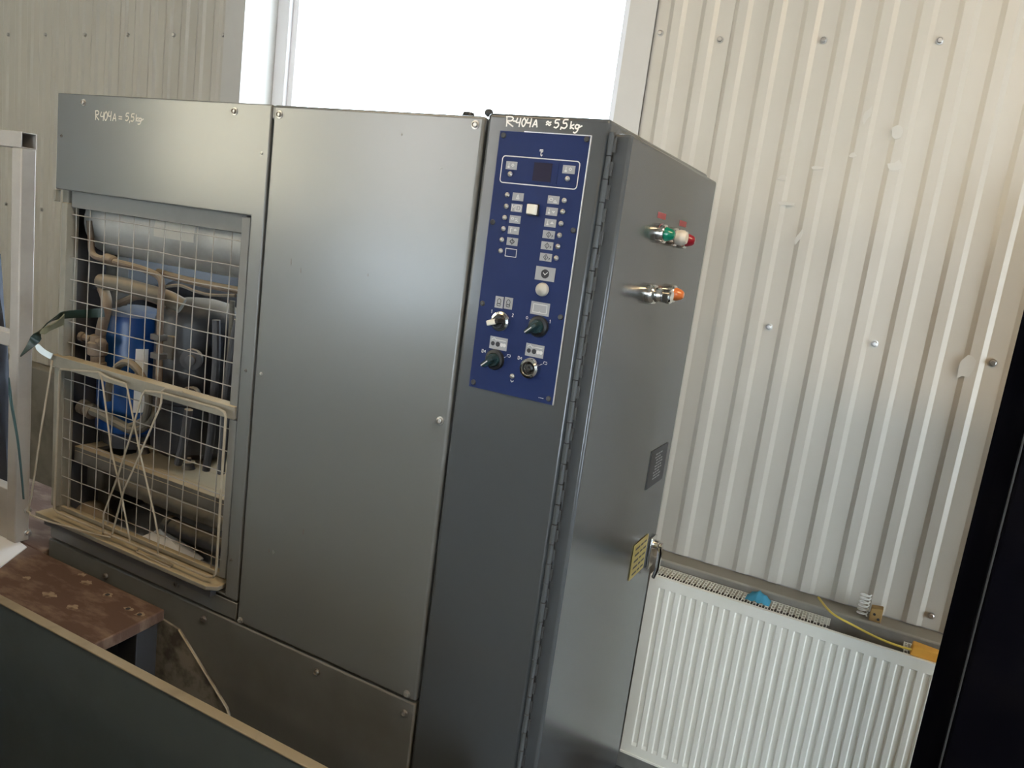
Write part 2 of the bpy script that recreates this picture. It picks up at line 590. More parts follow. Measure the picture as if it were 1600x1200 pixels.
# sheet screws
b = MB()
b.lathe((0, 0, 0), (0, -1, 0), [(0.0105, 0), (0.0105, 0.0018), (0.0075, 0.002), (0.0075, 0.0065), (0.0055, 0.008), (0.0005, 0.0082)], 10)
scr = None
SXY = []
for k in range(-12, 12):
    x = 0.1478 + k * 0.2919
    if x > WX1 + 0.09:
        SXY += [(x, 2.343), (x, 1.530)]
    if x > 0.5:
        SXY.append((x, 0.80))
for k in range(0, 15):
    x = -2.1948 - k * 0.295
    if x > -6.9:
        SXY += [(x, 2.352), (x, 1.532)]
SXY += [(-0.3317, 2.3615)]
for x, z in SXY:
    if scr is None:
        scr = obj('sheet_screw', b, 'zinc_bolt', wall, origin=(0, 0, 0))
        scr.location = Vector((x, WY - 0.002, z)) - wloc(wall)
    else:
        clone(scr, (x, WY - 0.002, z), wall)

# torn film scraps left on the sheet
for (px, py, sx, sy) in [(1355, 180, 12, 30), (1402, 205, 18, 24), (1398, 260, 22, 18), (1332, 243, 12, 10), (1277, 262, 22, 6), (1222, 278, 14, 9), (1230, 318, 30, 7), (1510, 575, 20, 40), (1247, 372, 8, 26)]:
    c = at(px, py, y=WY - CH - 0.0035)
    k = 2.45 / FPX
    pts = []
    nn = 9
    for j in range(nn):
        a = 2 * math.pi * j / nn
        rr = random.uniform(0.55, 1.1)
        pts.append((c[0] + math.cos(a) * sx * k * 0.5 * rr + math.sin(a) * sy * k * 0.1, c[2] + math.sin(a) * sy * k * 0.5 * rr))
    b = MB()
    b.prism(pts, 'y', WY - CH - 0.0032, WY - CH - 0.0022)
    obj('scrap_or_lit_patch', b, 'scrap_film', wall, smooth=None)

# window trims and reveal
def part_box(name, m, parent, x0, x1, y0, y1, z0, z1, bevel=0.0015):
    b = MB()
    b.box(x0, x1, y0, y1, z0, z1)
    return obj(name, b, m, parent, bevel=bevel)


b = MB()
b.box(WX0 - 0.109, WX0, WY - 0.013, WY - 0.011, WZ0 - 0.06, WZ1 + 0.07)
b.box(WX0 - 0.002, WX0, WY - 0.011, WY + 0.17, WZ0, WZ1)
struct(obj('trim_2', b, 'trim_zinc', smooth=None), 'flat metal corner trim on the left side of the window')
b = MB()
b.box(WX1, WX1 + 0.088, WY - 0.013, WY - 0.011, WZ0 - 0.06, WZ1 + 0.07)
b.box(WX1, WX1 + 0.002, WY - 0.011, WY + 0.17, WZ0, WZ1)
struct(obj('trim_3', b, 'trim_zinc', smooth=None), 'flat metal corner trim on the right side of the window')
b = MB()
b.box(WX0, WX1, WY - 0.013, WY + 0.17, WZ1, WZ1 + 0.002)
b.box(WX0 - 0.109, WX1 + 0.088, WY - 0.0145, WY - 0.013, WZ1, WZ1 + 0.07)
struct(obj('trim_4', b, 'trim_zinc', smooth=None), 'metal trim over the window head')
b = MB()
b.box(WX0, WX1, WY - 0.05, WY + 0.17, WZ0 - 0.02, WZ0)
b.box(WX0 - 0.109, WX1 + 0.088, WY - 0.0145, WY - 0.013, WZ0 - 0.06, WZ0 - 0.02)
struct(obj('trim_5', b, 'window_white', smooth=None), 'white window sill board')
# window frame
FY = WY + 0.162
win = bpy.data.objects.new('window_1', None)
COL.objects.link(win)
win.location = ((WX0 + WX1) / 2, FY, WZ0)
struct(win, 'white framed window with overexposed sky above the grey machine')
b = MB()
b.box(WX0, WX0 + 0.066, FY, FY + 0.07, WZ0, WZ1)
b.box(WX1 - 0.066, WX1, FY, FY + 0.07, WZ0, WZ1)
b.box(WX0 + 0.066, WX1 - 0.066, FY, FY + 0.07, WZ0, WZ0 + 0.066)
b.box(WX0 + 0.066, WX1 - 0.066, FY, FY + 0.07, WZ1 - 0.066, WZ1)
obj('window_frame', b, 'window_white', win, bevel=0.003)
b = MB()
a0, a1, c0, c1 = WX0 + 0.066, WX1 - 0.066, WZ0 + 0.066, WZ1 - 0.066
b.box(a0, a0 + 0.03, FY + 0.02, FY + 0.055, c0, c1)
b.box(a1 - 0.03, a1, FY + 0.02, FY + 0.055, c0, c1)
b.box(a0 + 0.03, a1 - 0.03, FY + 0.02, FY + 0.055, c0, c0 + 0.03)
b.box(a0 + 0.03, a1 - 0.03, FY + 0.02, FY + 0.055, c1 - 0.03, c1)
obj('glazing_bead', b, 'window_white', win, bevel=0.003)
b = MB()
b.box(a0 + 0.02, a1 - 0.02, FY + 0.036, FY + 0.040, c0 + 0.02, c1 - 0.02)
obj('window_pane', b, 'glass', win, smooth=None)

# added lamps, out of view, for warm light on the upper surfaces
for i, (lx, ly) in enumerate(LAMPS):
    side = ['left lamp near the window wall', 'right lamp near the window wall', 'left lamp deeper in the hall', 'right lamp deeper in the hall'][i]
    t = thing('fill_lamp', 'added unseen warm hanging lamp, ' + side, 'lamp', (lx, ly, LZH), 'added lamps')
    b = MB()
    b.box(lx - 0.8, lx + 0.8, ly - 0.18, ly + 0.18, LZH - 0.06, LZH)
    obj('housing', b, 'window_white', t, bevel=0.01)
    b = MB()
    b.box(lx - 0.76, lx + 0.76, ly - 0.15, ly + 0.15, LZH - 0.075, LZH - 0.06)
    obj('diffuser', b, 'lamp_diffuser', t)
    for dx in (-0.6, 0.6):
        b = MB()
        b.tube([(lx + dx, ly, LZH), (lx + dx, ly, H)], 0.006, 6)
        obj('suspension_rod', b, 'zinc_bolt', t)

# ================================================================== CHILLER UNIT
X3, X2, X1 = -1.511, -0.7743, -0.2444
ZT, ZS = 1.90, 0.695
DEP = 0.72
unit = thing('chiller_unit', 'large beige steel refrigeration unit with wire grille, below the window', 'machine', ((X3 + X1) / 2, DEP / 2, 0))


def upart(name, mb, m, parent=None, **k):
    return obj(name, mb, m, parent or unit, **k)


T = 0.0018
# top cover
b = MB()
b.box(X3 + 0.001, X1 - 0.003, 0.004, DEP, ZT - 0.03, ZT - 0.002)
upart('top_cover', b, 'paint_beige', bevel=0.004)
# left cover panel with the grille opening (open towards the left edge)
OX, OZ0, OZ1 = -0.817, 0.766, 1.660
b = MB()
b.prism([(X3, ZT), (X2 - 0.003, ZT), (X2 - 0.003, 0.748), (X3 + 0.012, 0.748), (X3 + 0.012, OZ0 - 0.012), (OX, OZ0 - 0.012), (OX, OZ1), (X3, OZ1)], 'y', 0.0, 0.016)
upart('cover_panel', b, 'paint_beige', bevel=0.004, seg=3)
# lower front rail under the cover panel
b = MB()
b.box(X3 + 0.012, X2 - 0.003, 0.002, 0.018, ZS + 0.003, 0.742)
b.box(X3 + 0.012, X3 + 0.05, 0.0018, 0.018, 0.742, 0.749)
upart('front_rail', b, 'paint_beige', bevel=0.002)
# centre panel
b = MB()
b.box(X2 + 0.002, X1 - 0.004, 0.0, 0.02, ZS + 0.002, ZT)
cp = upart('center_panel', b, 'paint_beige', bevel=0.006, seg=3)
for (px, py, rx_, rz_) in [(474, 831, 0.003, 0.009), (427, 862, 0.004, 0.006), (420, 861, 0.003, 0.006), (455, 408, 0.0025, 0.009), (470, 423, 0.002, 0.006), (689, 263, 0.004, 0.002), (628, 210, 0.002, 0.003), (575, 430, 0.002, 0.004)]:
    q = at(px, py, y=0.0)
    b = MB()
    b.prism([(q[0] + rx_ * random.uniform(.6, 1.1) * math.cos(2 * math.pi * i / 8), q[2] + rz_ * random.uniform(.6, 1.1) * math.sin(2 * math.pi * i / 8)) for i in range(8)], 'y', -0.0004, 0.001)
    obj('paint_chip', b, 'dark_bolt' if rx_ < 0.0038 else 'paint_plinth', cp, smooth=None)
# dark joint strip behind the panels, inner walls
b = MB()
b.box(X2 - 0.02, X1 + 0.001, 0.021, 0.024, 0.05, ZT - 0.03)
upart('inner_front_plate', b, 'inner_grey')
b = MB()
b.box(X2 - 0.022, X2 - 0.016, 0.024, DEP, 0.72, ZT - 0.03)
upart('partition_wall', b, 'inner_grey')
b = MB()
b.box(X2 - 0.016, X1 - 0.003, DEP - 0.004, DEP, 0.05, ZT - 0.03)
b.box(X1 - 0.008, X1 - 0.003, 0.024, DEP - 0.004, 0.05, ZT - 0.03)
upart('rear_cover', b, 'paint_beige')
# plinth
b = MB()
b.box(X3 + 0.006, X1 - 0.004, 0.001, 0.02, 0.06, ZS - 0.003)
upart('plinth_panel', b, 'paint_plinth', bevel=0.004)
b = MB()
b.box(X3 + 0.02, X1 - 0.02, 0.03, DEP - 0.01, 0.0, 0.06)
upart('base_skid', b, 'leg_dark')
b = MB()
b.box(X3 + 0.006, X3 + 0.01, 0.02, DEP, 0.06, 0.72)
upart('side_plate', b, 'paint_plinth')
# gusset plate leaning on the plinth
g0, g1, g2 = at(247, 965, y=-0.012), at(277, 985, y=-0.012), at(352, 1108, y=-0.012)
b = MB()
b.prism([(g0[0] - 0.02, g0[2]), (g1[0], g1[2]), (g2[0], g2[2]), (g2[0] + 0.14, 0.2), (g0[0] - 0.02, 0.2)], 'y', -0.008, -0.002)
upart('gusset_plate', b, 'gusset_metal', smooth=None)
b = MB()
b.tube([(g1[0], -0.0085, g1[2]), (g2[0], -0.0085, g2[2]), (g2[0] + 0.14, -0.0085, 0.2)], 0.0025, 6)
upart('gusset_edge', b, 'paint_frame')
# bottom tray of the open bay
b = MB()
b.box(X3 + 0.012, X2 - 0.022, 0.02, DEP, 0.705, 0.715)
b.box(X3 + 0.012, X2 - 0.022, 0.10, 0.115, 0.715, 0.74)
upart('drip_tray', b, 'tray_grey')
# rear and side sheets added to keep window light out of the bay
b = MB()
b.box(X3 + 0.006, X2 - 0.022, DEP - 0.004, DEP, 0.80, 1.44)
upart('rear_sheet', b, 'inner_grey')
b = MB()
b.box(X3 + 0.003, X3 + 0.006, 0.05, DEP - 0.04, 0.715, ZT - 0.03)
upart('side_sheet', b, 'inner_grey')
# lit patch of the tray floor, modelled as a pale crumpled sheet
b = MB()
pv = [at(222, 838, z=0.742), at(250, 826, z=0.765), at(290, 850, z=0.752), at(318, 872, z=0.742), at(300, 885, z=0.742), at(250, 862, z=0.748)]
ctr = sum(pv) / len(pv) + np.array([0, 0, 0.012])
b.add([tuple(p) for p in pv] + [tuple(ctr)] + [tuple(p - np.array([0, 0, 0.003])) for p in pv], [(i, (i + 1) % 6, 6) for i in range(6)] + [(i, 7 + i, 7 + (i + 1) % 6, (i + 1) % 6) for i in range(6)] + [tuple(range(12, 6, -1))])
upart('scrap_or_lit_patch', b, 'sheet_and_lit_white', smooth=None)
# frame posts
for (x0, x1, y0, y1) in [(X3 + 0.002, X3 + 0.027, 0.018, 0.05), (X3 + 0.002, X3 + 0.04, DEP - 0.04, DEP)]:
    b = MB()
    b.box(x0, x1, y0, y1, 0.715, ZT - 0.03)
    upart('frame_post', b, 'paint_frame', bevel=0.003)
b = MB()
b.box(X3 + 0.015, X3 + 0.06, 0.14, 0.18, 0.715, ZT - 0.03)
upart('frame_post', b, 'shelf_dusty', bevel=0.003)
b = MB()
b.box(X3 - 0.004, X3 + 0.004, -0.002, 0.012, 1.628, OZ1 - 0.002)
upart('corner_lug', b, 'paint_frame', bevel=0.001)
# screws on the panels
b = MB()
b.lathe((0, 0, 0), (0, -1, 0), [(0.0085, 0), (0.0085, 0.0016), (0.0055, 0.0018), (0.0055, 0.006), (0.004, 0.0066), (0.0036, 0.0045), (0.0005, 0.0045)], 12)
ps = None
for px, py in [(131, 160), (367, 174), (437, 179), (743, 195), (688, 657), (636, 1084), (376, 969), (632, 1114), (495, 1050), (409, 240), (408, 584)]:
    q = at(px, py, y=0.0)
    if ps is None:
        ps = upart('panel_screw', b, 'zinc_bolt', origin=(0, 0, 0))
        ps.location = Vector((q[0], 0.0005, q[2])) - wloc(unit)
    else:
        c = clone(ps, (q[0], 0.0005, q[2]), unit)
        if (px, py) in ((409, 240), (408, 584)):
            c.scale = (0.5, 0.5, 0.5)
b = MB()
b.lathe((0, 0, 0), (0, -1, 0), [(0.009, 0), (0.009, 0.003), (0.0075, 0.006), (0.004, 0.007), (0.0035, 0.004), (0.0005, 0.004)], 10)
ps2 = None
for px, py in [(318, 967), (165, 900), (276, 912), (384, 579), (361, 875), (96, 212)]:
    q = at(px, py, y=0.0)
    if ps2 is None:
        ps2 = upart('dark_bolt', b, 'dark_bolt', origin=(0, 0, 0))
        ps2.location = Vector((q[0], 0.001, q[2])) - wloc(unit)
    else:
        c = clone(ps2, (q[0], 0.001, q[2]), unit)
        if px in (384, 361, 96):
            c.scale = (0.45, 0.45, 0.45)
# small knob and lever standing on the top
q = at(733, 173, y=0.22)
b = MB()
b.lathe((q[0], 0.22, ZT - 0.004), (0, 0, 1), [(0.006, 0), (0.006, 0.022), (0.014, 0.024), (0.015, 0.036), (0.012, 0.046), (0.003, 0.048)], 12)
upart('valve_knob', b, 'black_plastic')
q0, q1 = at(763, 165, y=0.22), at(785, 176, y=0.22)
b = MB()
b.tube([(q1[0] + 0.02, 0.22, ZT - 0.004), (q1[0], 0.22, ZT + 0.022), ((q0[0] + q1[0]) / 2, 0.22, ZT + 0.035), (q0[0] + 0.008, 0.22, ZT + 0.042)], 0.0045, 8)
b.lathe((q0[0] + 0.012, 0.22, ZT + 0.042), (-1, 0, 0.2), [(0.004, 0), (0.008, 0.003), (0.009, 0.01), (0.006, 0.016), (0.001, 0.017)], 10)
upart('valve_lever', b, 'plate_dark')

# ---- grilles
VX = [-1.458, -1.4011, -1.343, -1.2864, -1.2312, -1.175, -1.1202, -1.0625, -1.0083, -0.9534, -0.8939]


def jitter_line(p0, p1, amp, n=6):
    pts = []
    for i in range(n + 1):
        t = i / n
        p = np.array(p0) * (1 - t) + np.array(p1) * t
        if 0 < i < n:
            p = p + np.array([random.uniform(-amp, amp), random.uniform(-amp, amp) * 0.4, random.uniform(-amp, amp)])
        pts.append(p)
    return pts


def grille(name, z0, z1, zs, frame_fn):
    b = MB()
    frame_fn(b)
    g = upart(name, b, ['paint_frame', 'frame_grey'], bevel=0.002)
    for x in VX:
        b = MB()
        b.tube(jitter_line((x, 0.0235, z0), (x, 0.0235, z1), 0.0012), 0.0013, 6)
        obj('wire', b, 'wire_zinc', g)
    for z in zs:
        b = MB()
        b.tube(jitter_line((X3 + 0.029, 0.0205, z), (OX - 0.012, 0.0205, z), 0.0014, 8), 0.0014, 6)
        obj('wire', b, 'wire_zinc', g)
    return g


def fr_up(b):
    b.box(X3 + 0.018, X3 + 0.040, 0.006, 0.03, 1.222, 1.628)
    b.box(OX - 0.030, OX - 0.004, 0.004, 0.03, 1.195, OZ1 - 0.004, 1)
    b.box(X3 + 0.040, OX - 0.030, 0.018, 0.036, 1.618, OZ1 + 0.02, 1)  # greyer top strip: shade under the cover panel put into its colour
    b.box(X3 + 0.002, OX - 0.006, -0.004, 0.028, 1.190, 1.222)


def fr_lo(b):
    b.box(X3 + 0.004, X3 + 0.026, 0.006, 0.03, 0.79, 1.188)
    b.box(X3 + 0.026, OX - 0.028, 0.020, 0.03, 0.777, 0.79)
    b.box(OX - 0.028, OX - 0.004, 0.004, 0.03, 0.79, 1.188, 1)


gu = grille('upper_grille', 1.215, 1.63, [1.5999, 1.5416, 1.4878, 1.4294, 1.3745, 1.317, 1.2596], fr_up)
gl = grille('lower_grille', 0.775, 1.20, [1.1566, 1.1012, 1.0454, 0.989, 0.9341, 0.8787, 0.8229], fr_lo)
# dusty bottom channel
b = MB()
b.prism([(X3 - 0.012, -0.028), (OX - 0.035, -0.028), (OX - 0.012, -0.012), (OX - 0.012, 0.06), (X3 + 0.004, 0.06), (X3 - 0.012, 0.02)], 'z', 0.762, 0.774)
upart('grille_sill', b, 'paint_frame', bevel=0.002)
b = MB()
b.box(X3 + 0.014, OX - 0.03, -0.018, 0.0, 0.742, 0.762)
upart('sill_channel', b, 'inner_grey')  # dark grey carries the shadow under the ledge

# ---- inside the bay
def P(px, py, y):
    return at(px, py, y=y)


# silver horizontal condenser vessel
c0 = P(147, 352, 0.13)
b = MB()
RT = 0.088
zc = 1.588
b.lathe((-1.495, 0.15, zc), (1, 0, 0), [(0.02, 0), (0.06, 0.004), (RT, 0.012), (RT, 0.66), (0.06, 0.67), (0.02, 0.674)], 28)
ves = upart('condenser_vessel', b, 'tank_silver')
s0, s1 = P(246, 340, 0.07), P(307, 372, 0.07)
b = MB()
pts = []
for i in range(7):
    a = math.radians(-8 + 40 * i / 6)
    pts.append((0.15 - math.cos(a) * (RT + 0.001), zc + math.sin(a) * (RT + 0.001)))
vs = [(s0[0], y, z) for y, z in pts] + [(s1[0], y, z) for y, z in pts]
b.add(vs, [(i, i + 1, 8 + i, 7 + i) for i in range(6)])
vsx = [(s0[0], y + 0.0008, z) for y, z in pts] + [(s1[0], y + 0.0008, z) for y, z in pts]
b.add(vsx, [(i, 7 + i, 8 + i, i + 1) for i in range(6)])
stk = obj('paper_sticker', b, 'sticker_paper', ves)
b = MB()
for dx, dz in [(0.035, 0.0), (0.04, 0.008), (0.052, 0.004), (0.06, 0.0), (0.066, 0.010)]:
    b.box(s0[0] + dx, s0[0] + dx + 0.006, 0.0645, 0.0665, zc + 0.008 + dz, zc + 0.013 + dz)
obj('sticker_print', b, 'print_dark', ves)

# blue receiver tank
bl = (P(165, 500, 0.19) + P(252, 512, 0.19)) / 2
bx, by = bl[0], 0.20
RB = 0.095
ztop = P(205, 485, 0.16)[2]
b = MB()
b.lathe((bx, by, 0.985), (0, 0, 1), [(RB * 0.7, 0), (RB, 0.02), (RB, ztop - 0.985 - 0.035), (RB * 0.94, ztop - 0.985 - 0.016), (RB * 0.75, ztop - 0.985 - 0.003), (RB * 0.4, ztop - 0.985 + 0.006), (0.002, ztop - 0.985 + 0.009)], 32)
tank = upart('receiver_tank', b, 'tank_blue')
b = MB()
b.lathe((bx, by, 0.955), (0, 0, 1), [(RB * 0.8, 0), (RB * 0.8, 0.035)], 24)
obj('tank_foot', b, 'pipe_dark', tank)
q = P(240, 560, 0.11)
b = MB()
vs = []
for i in range(5):
    a = math.radians(-62 + i * 9)
    vs.append((bx - math.sin(-a) * -(RB + 0.0012), by - math.cos(a) * (RB + 0.0012)))
vs = [(bx + math.sin(math.radians(54 + i * 4)) * (RB + 0.0012), by - math.cos(math.radians(54 + i * 4)) * (RB + 0.0012)) for i in range(6)]
zz0, zz1 = 1.07, ztop - 0.10
b.add([(x, y, zz0) for x, y in vs] + [(x, y, zz1) for x, y in vs], [(i, i + 1, 7 + i, 6 + i) for i in range(5)])
obj('tank_label', b, 'marker_white', tank)

# dark compressor
ca, cb = P(252, 520, 0.21), P(347, 520, 0.21)
cx, cy = (ca[0] + cb[0]) / 2, 0.24
RC = (cb[0] - ca[0]) / 2 * 0.97
zt = P(300, 470, 0.19)[2]
b = MB()
h = zt - 0.975
b.lathe((cx, cy, 0.975), (0, 0, 1), [(RC * 0.8, 0), (RC * 0.98, 0.02), (RC, 0.05), (RC, h * 0.35), (RC * 1.03, h * 0.36), (RC * 1.03, h * 0.39), (RC, h * 0.40), (RC, h - 0.06), (RC * 0.93, h - 0.03), (RC * 0.75, h - 0.01), (RC * 0.4, h), (0.002, h + 0.003)], 36)
comp = upart('compressor', b, 'compressor_black')
q = P(268, 540, cy - RC)
b = MB()
q = P(267, 541, cy - RC * 0.85)
b.box(q[0] - 0.03, q[0] + 0.03, cy - RC * 0.9 - 0.012, cy - RC * 0.3, q[2] - 0.033, q[2] + 0.033)
obj('terminal_box', b, 'shelf_dusty', comp, bevel=0.004)
for dz, rr_ in ((0.14, 0.028), (0.24, 0.026)):
    b = MB()
    b.lathe((cx + RC * 0.75, cy - RC * 0.75, zt - dz), (0.45, -0.6, 0), [(0.02, 0), (0.02, 0.03), (rr_, 0.032), (rr_, 0.05), (0.013, 0.052), (0.013, 0.06)], 14)
    obj('port_fitting', b, 'pipe_dark', comp)
for s in (-1, 1):
    for t in (-1, 1):
        b = MB()
        b.lathe((cx + s * RC * 0.8, cy + t * RC * 0.8, 0.962), (0, 0, 1), [(0.018, 0), (0.014, 0.012), (0.018, 0.02), (0.006, 0.022), (0.006, 0.03)], 10)
        obj('mounting_foot', b, 'pipe_dark', comp)
# black vessel behind
vb = P(310, 455, 0.48)
b = MB()
b.lathe((vb[0] + 0.02, 0.50, 0.98), (0, 0, 1), [(0.12, 0), (0.14, 0.02), (0.14, vb[2] - 0.98 - 0.03), (0.12, vb[2] - 0.98), (0.05, vb[2] - 0.98 + 0.02), (0.002, vb[2] - 0.98 + 0.024)], 30)
upart('rear_compressor', b, 'vessel_black')
vb = P(240, 440, 0.42)
b = MB()
b.lathe((-1.49, 0.36, 1.375), (1, 0.05, 0), [(0.04, 0), (0.055, 0.01), (0.055, 0.42), (0.04, 0.43)], 20)
upart('suction_header', b, 'vessel_black')

# pipes
def pipe(name, pts, r, m='pipe_dusty', n=10, sub=6, extra=None):
    b = MB()
    b.tube(smooth_path(pts, sub), r, n)
    o = upart(name, b, m)
    return o


pa = [P(140, 345, .06), P(142, 372, .06), P(146, 398, .06), P(172, 407, .06), P(215, 418, .06), P(245, 430, .06), P(253, 445, .06), P(251, 475, .06), P(249, 560, .06), P(247, 640, .06)]
o = pipe('liquid_pipe', pa, 0.0085)
b = MB()
d = P(172, 407, .06)
b.lathe((d[0] - 0.02, 0.06, d[2] + 0.004), (1, 0, -0.12), [(0.010, 0), (0.014, 0.004), (0.014, 0.034), (0.010, 0.038)], 12)
obj('pipe_coupling', b, 'pipe_dusty', o)
for yy in (527, 556):
    d = P(249, yy, .06)
    b = MB()
    b.box(d[0] - 0.018, d[0] + 0.014, 0.046, 0.074, d[2] - 0.008, d[2] + 0.008)
    obj('pipe_clamp', b, 'dark_bolt', o, bevel=0.002)
pipe('gas_pipe', [P(247, 425, .09), P(285, 436, .09), P(340, 448, .09), P(385, 456, .09)], 0.0095)
pb = [P(158, 440, .085), P(190, 445, .085), P(230, 456, .085), P(262, 466, .10), P(285, 478, .12)]
o = pipe('insulated_pipe', pb, 0.021, 'pipe_insulated', 14)
pc = [P(160, 450, .085), P(166, 468, .08), P(165, 488, .075), P(160, 508, .07), P(157, 522, .07)]
o = pipe('valve_pipe', pc, 0.014, 'pipe_dusty', 12)
d = P(152, 542, .07)
b = MB()
b.lathe((d[0], 0.07, d[2] + 0.035), (0.05, 0, -1), [(0.012, 0), (0.020, 0.004), (0.020, 0.02), (0.026, 0.024), (0.026, 0.055), (0.018, 0.06), (0.018, 0.075), (0.023, 0.078), (0.023, 0.10), (0.004, 0.104)], 12)
b.lathe((d[0] - 0.015, 0.06, d[2] + 0.02), (-1, -0.3, 0.1), [(0.009, 0), (0.009, 0.02), (0.013, 0.022), (0.013, 0.032), (0.002, 0.034)], 8)
b.lathe((d[0] + 0.015, 0.06, d[2] + 0.018), (1, -0.3, 0.1), [(0.008, 0), (0.008, 0.026), (0.012, 0.028), (0.012, 0.036), (0.002, 0.038)], 8)
obj('shutoff_valve', b, 'pipe_dusty', unit)
pipe('return_pipe', [P(185, 475, .12), P(215, 463, .12), P(240, 468, .12), P(262, 478, .13)], 0.010, 'pipe_dusty')
pipe('thin_line', [P(250, 450, .07), P(280, 446, .07), P(305, 455, .07), P(330, 461, .07), P(368, 462, .07)], 0.004, 'pipe_insulated', 6)
pipe('hose_loop', [P(168, 625, .07), P(172, 595, .065), P(185, 572, .06), P(202, 567, .06), P(220, 585, .065), P(232, 620, .07), P(225, 655, .08), P(200, 668, .08)], 0.010, 'pipe_insulated')
pipe('hose', [P(128, 637, .07), P(155, 646, .07), P(185, 662, .075), P(210, 672, .08), P(232, 660, .09), P(240, 635, .1)], 0.013, 'pipe_insulated')
d = P(133, 638, .07)
b = MB()
b.lathe((d[0] - 0.02, 0.07, d[2] + 0.004), (1, 0.1, -0.2), [(0.014, 0), (0.021, 0.004), (0.021, 0.02), (0.016, 0.024), (0.016, 0.034), (0.022, 0.036), (0.022, 0.05), (0.012, 0.054)], 12)
upart('hose_fitting', b, 'pipe_dusty')
pipe('riser_pipe', [P(338, 500, .10), P(338, 560, .10), P(335, 610, .10), P(330, 680, .10), P(322, 735, .10)], 0.010, 'pipe_dark')
pipe('riser_pipe', [P(372, 500, .08), P(366, 530, .08), P(357, 590, .08), P(352, 640, .08), P(345, 740, .08)], 0.010, 'pipe_dark')
pipe('riser_pipe', [P(363, 470, .12), P(360, 540, .12), P(352, 620, .12)], 0.007, 'pipe_insulated')
pipe('drop_pipe', [P(295, 640, .10), P(287, 690, .10), P(278, 725, .10)], 0.011, 'pipe_dark')
# dusty mounting shelf with a cut-out
zsh = 0.962
b = MB()
y0, y1, y2, y3 = 0.05, 0.085, 0.17, 0.42
b.box(X3 + 0.035, X2 - 0.03, y0, y1, zsh - 0.012, zsh)
b.box(X3 + 0.035, X3 + 0.08, y1, y2, zsh - 0.012, zsh)
b.box(-1.33, X2 - 0.03, y1, y2, zsh - 0.012, zsh)
b.box(X3 + 0.035, X2 - 0.03, y2, y3, zsh - 0.012, zsh)
b.box(X3 + 0.035, X2 - 0.03, y0, y0 + 0.006, zsh - 0.042, zsh - 0.012)
upart('compressor_shelf', b, 'shelf_dusty', bevel=0.0015)
# pipes below the shelf
d0, d1 = P(165, 742, .15), P(362, 822, .15)
b = MB()
b.lathe((d0[0], 0.15, (d0[2] + d1[2]) / 2), (1, 0, 0), [(0.02, 0), (0.026, 0.003), (0.026, 0.19), (0.029, 0.195), (0.029, 0.215), (0.026, 0.22), (0.026, d1[0] - d0[0] + 0.1), (0.01, d1[0] - d0[0] + 0.1)], 18)
upart('manifold_pipe', b, 'pipe_insulated')
d0, d1 = P(262, 820, .17), P(365, 868, .17)
b = MB()
b.lathe((d0[0], 0.17, (d0[2] + d1[2]) / 2 + 0.005), (1, 0, 0), [(0.02, 0), (0.030, 0.002), (0.030, 0.02), (0.024, 0.022), (0.024, d1[0] - d0[0] + 0.1), (0.01, d1[0] - d0[0] + 0.1)], 18)
upart('manifold_pipe', b, 'pipe_dark')
d0 = P(190, 790, .3)
b = MB()
b.lathe((X3 + 0.05, 0.34, 0.80), (1, 0, 0), [(0.02, 0), (0.05, 0.003), (0.05, 0.6), (0.02, 0.605)], 18)
upart('manifold_pipe', b, 'vessel_black')
d0, d1 = P(136, 722, .09), P(160, 768, .09)
b = MB()
b.box(d0[0], d1[0], 0.09, 0.15, d1[2], d0[2])
upart('relay_box', b, 'shelf_dusty', bevel=0.004)
d0 = P(145, 792, .12)
b = MB()
b.lathe((d0[0], 0.12, 0.716), (0, 0, 1), [(0.065, 0), (0.065, 0.015), (0.055, 0.035), (0.035, 0.052), (0.012, 0.06), (0.001, 0.061)], 20)
upart('pump_cap', b, 'pipe_insulated')

# bent wire retaining frame hooked to the lower grille
wf = thing('wire_filter_holder', 'bent wire filter holder with crossed braces hooked over the lower grille', 'wire frame', (-1.17, -0.03, 0.774))


def W(pts, y=-0.022, r=0.0024, name='wire_brace'):
    b = MB()
    pp = []
    for q in pts:
        yy = q[2] if len(q) > 2 else y
        pp.append(at(40 + q[0] / 3, 540 + q[1] / 3, y=yy))
    b.tube(pp, r, 8)
    return obj(name, b, 'wire_dusty', wf)


W([(470, 180, -.02), (385, 150, -.02), (345, 125, -.02), (165, 110, -.016), (160, 122, -.016), (148, 440, -.016), (134, 765, -.02), (150, 782, -.02), (500, 930, -.02), (850, 1083, -.02), (880, 1085, -.02), (893, 1062, -.02), (915, 700, -.02), (938, 335, -.02), (932, 312, -.02), (905, 296, -.02), (640, 222, -.02), (560, 212, -.02)], r=0.0032, name='outer_frame')
W([(470, 180, -.02), (478, 205, -.022), (535, 500, -.026), (605, 800, -.026), (623, 900, -.022), (620, 975, -.02)])
W([(345, 125, -.02), (358, 160, -.024), (372, 260, -.028), (400, 480, -.03), (450, 700, -.03), (490, 922, -.02)])
W([(560, 212, -.02), (545, 235, -.024), (490, 430, -.034), (430, 620, -.034), (365, 790, -.03), (362, 885, -.02), (382, 897, -.02), (402, 898, -.02), (430, 790, -.028), (460, 680, -.036), (540, 500, -.036), (625, 300, -.026), (635, 270, -.022), (640, 212, -.02), (655, 200, -.018), (735, 218, -.016)])
W([(125, 72, -.02), (122, 90, -.03), (70, 410, -.07), (28, 700, -.075), (18, 745, -.075), (14, 775, -.075), (25, 795, -.075), (100, 822, -.05), (230, 858, -.034), (330, 885, -.03), (400, 898, -.02)], r=0.0026)
W([(520, 965, -.02), (530, 950, -.02), (690, 1030, -.02), (680, 1042, -.02), (520, 965, -.02)], r=0.002, name='hook_loop')

